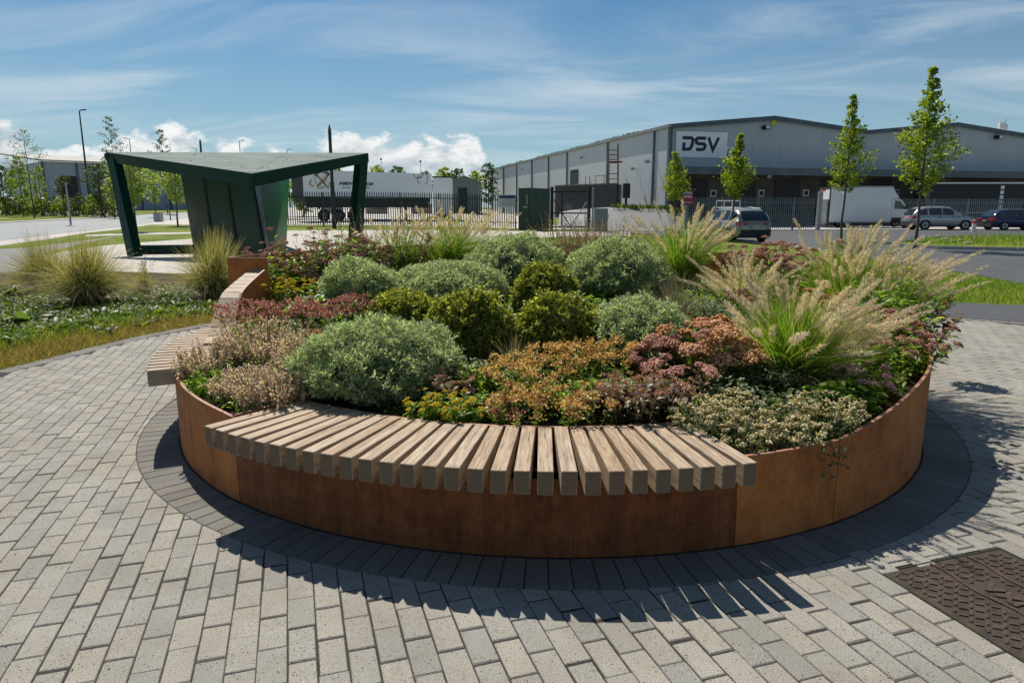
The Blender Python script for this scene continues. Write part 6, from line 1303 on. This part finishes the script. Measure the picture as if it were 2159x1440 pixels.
mb = MB(); mb.bx(-.1, Lb+2.0, -.85, .85, .45, zb-.01); mb.build('chassis', 'black', tk); mb = MB(); mb.bx(Lb*.45, Lb*.72, -1.0, -.86, .45, .95); mb.build('tank', 'near_black', tk)
cb_ = [(Lb+.05, .55), (Lb+1.95, .55), (Lb+2.05, .95), (Lb+1.95, 1.25), (Lb+1.35, 1.45), (Lb+.75, 2.25), (Lb+.05, 2.3)]
mb = MB(); mb.poly([(x, -1.0, z) for x, z in cb_], (0, 2.0, 0)); mb.build('cab', 'van_white', tk); mb = MB(); mb.poly([(Lb+.05, -.95, 2.32), (Lb+.62, -.95, 2.32), (Lb+.05, -.95, zt-.1)], (0, 1.9, 0)); mb.build('wind_deflector', 'van_white', tk)
mb = MB(); mb.poly([(Lb+.25, -1.012, 1.5), (Lb+1.15, -1.012, 1.48), (Lb+.68, -1.012, 2.12), (Lb+.25, -1.012, 2.15)], (0, -.012, 0)); mb.build('window', 'car_glass', tk); mb = MB(); mb.poly([(Lb+1.33, -.85, 1.52), (Lb+1.33, .85, 1.52), (Lb+.80, .8, 2.23), (Lb+.80, -.8, 2.23)], (.03, 0, .03)); mb.build('windscreen', 'car_glass', tk)
mb = MB(); mb.bx(Lb+.1, Lb+2.0, -1.015, -.998, .5, .80); mb.build('sill', 'near_black', tk); mb = MB(); mb.box((Lb+1.15, -1.18, 1.65), (.14, .2, .36)); mb.build('mirror', 'black', tk); mb = MB(); mb.box((Lb+1.85, -.8, 1.1), (.2, .36, .22)); mb.build('headlamp', 'lens', tk)
for x in (1.55, Lb+1.3): wheel(tk, x, -.85, .38, .26, 'alloy'); wheel(tk, x, .85, .38, .26, 'alloy')
for s_ in (-.9, .9): mb = MB(); mb.box((-.1, s_, .75), (.06, .28, .14)); mb.build('tail_lamp', 'tail_lamp', tk)
# dark curtain trailer behind the fence at the right
a = P(1962, 400, 61.5); b = P(2152, 400, 63); dt = thing('curtain_trailer', 'dark curtain sided trailer behind the fence at the right', 'trailer', (a.x, 61.5, 0), R(-3)); L = b.x-a.x; zt = P(2050, 388, 61.5).z
mb = MB(); mb.bx(0, L, 0, 2.5, 1.1, zt); mb.build('curtain', 'near_black', dt); mb = MB(); mb.bx(-.1, L+.05, -.05, 2.55, zt+.002, zt+.12); mb.build('roof_rail', 'white_paint', dt); mb = MB(); mb.bx(.2, L-.2, .2, 2.3, .7, 1.09); mb.build('chassis', 'black', dt)
for x in (L-1.2, L-2.5): wheel(dt, x, .2, .5)
mb = MB(); x0 = L*.66
for i in range(5): mb = MB(); mb.bx(x0, x0+.30, -.02, -.004, 1.5+.42*i, 1.5+.42*i+.3); mb.build('letter', 'white_paint', dt)
mb = MB(); mb.bx(L*.1, L*.62, -.03, -.006, 1.12, 1.2); mb.build('reflective_strip', 'galvanised', dt)
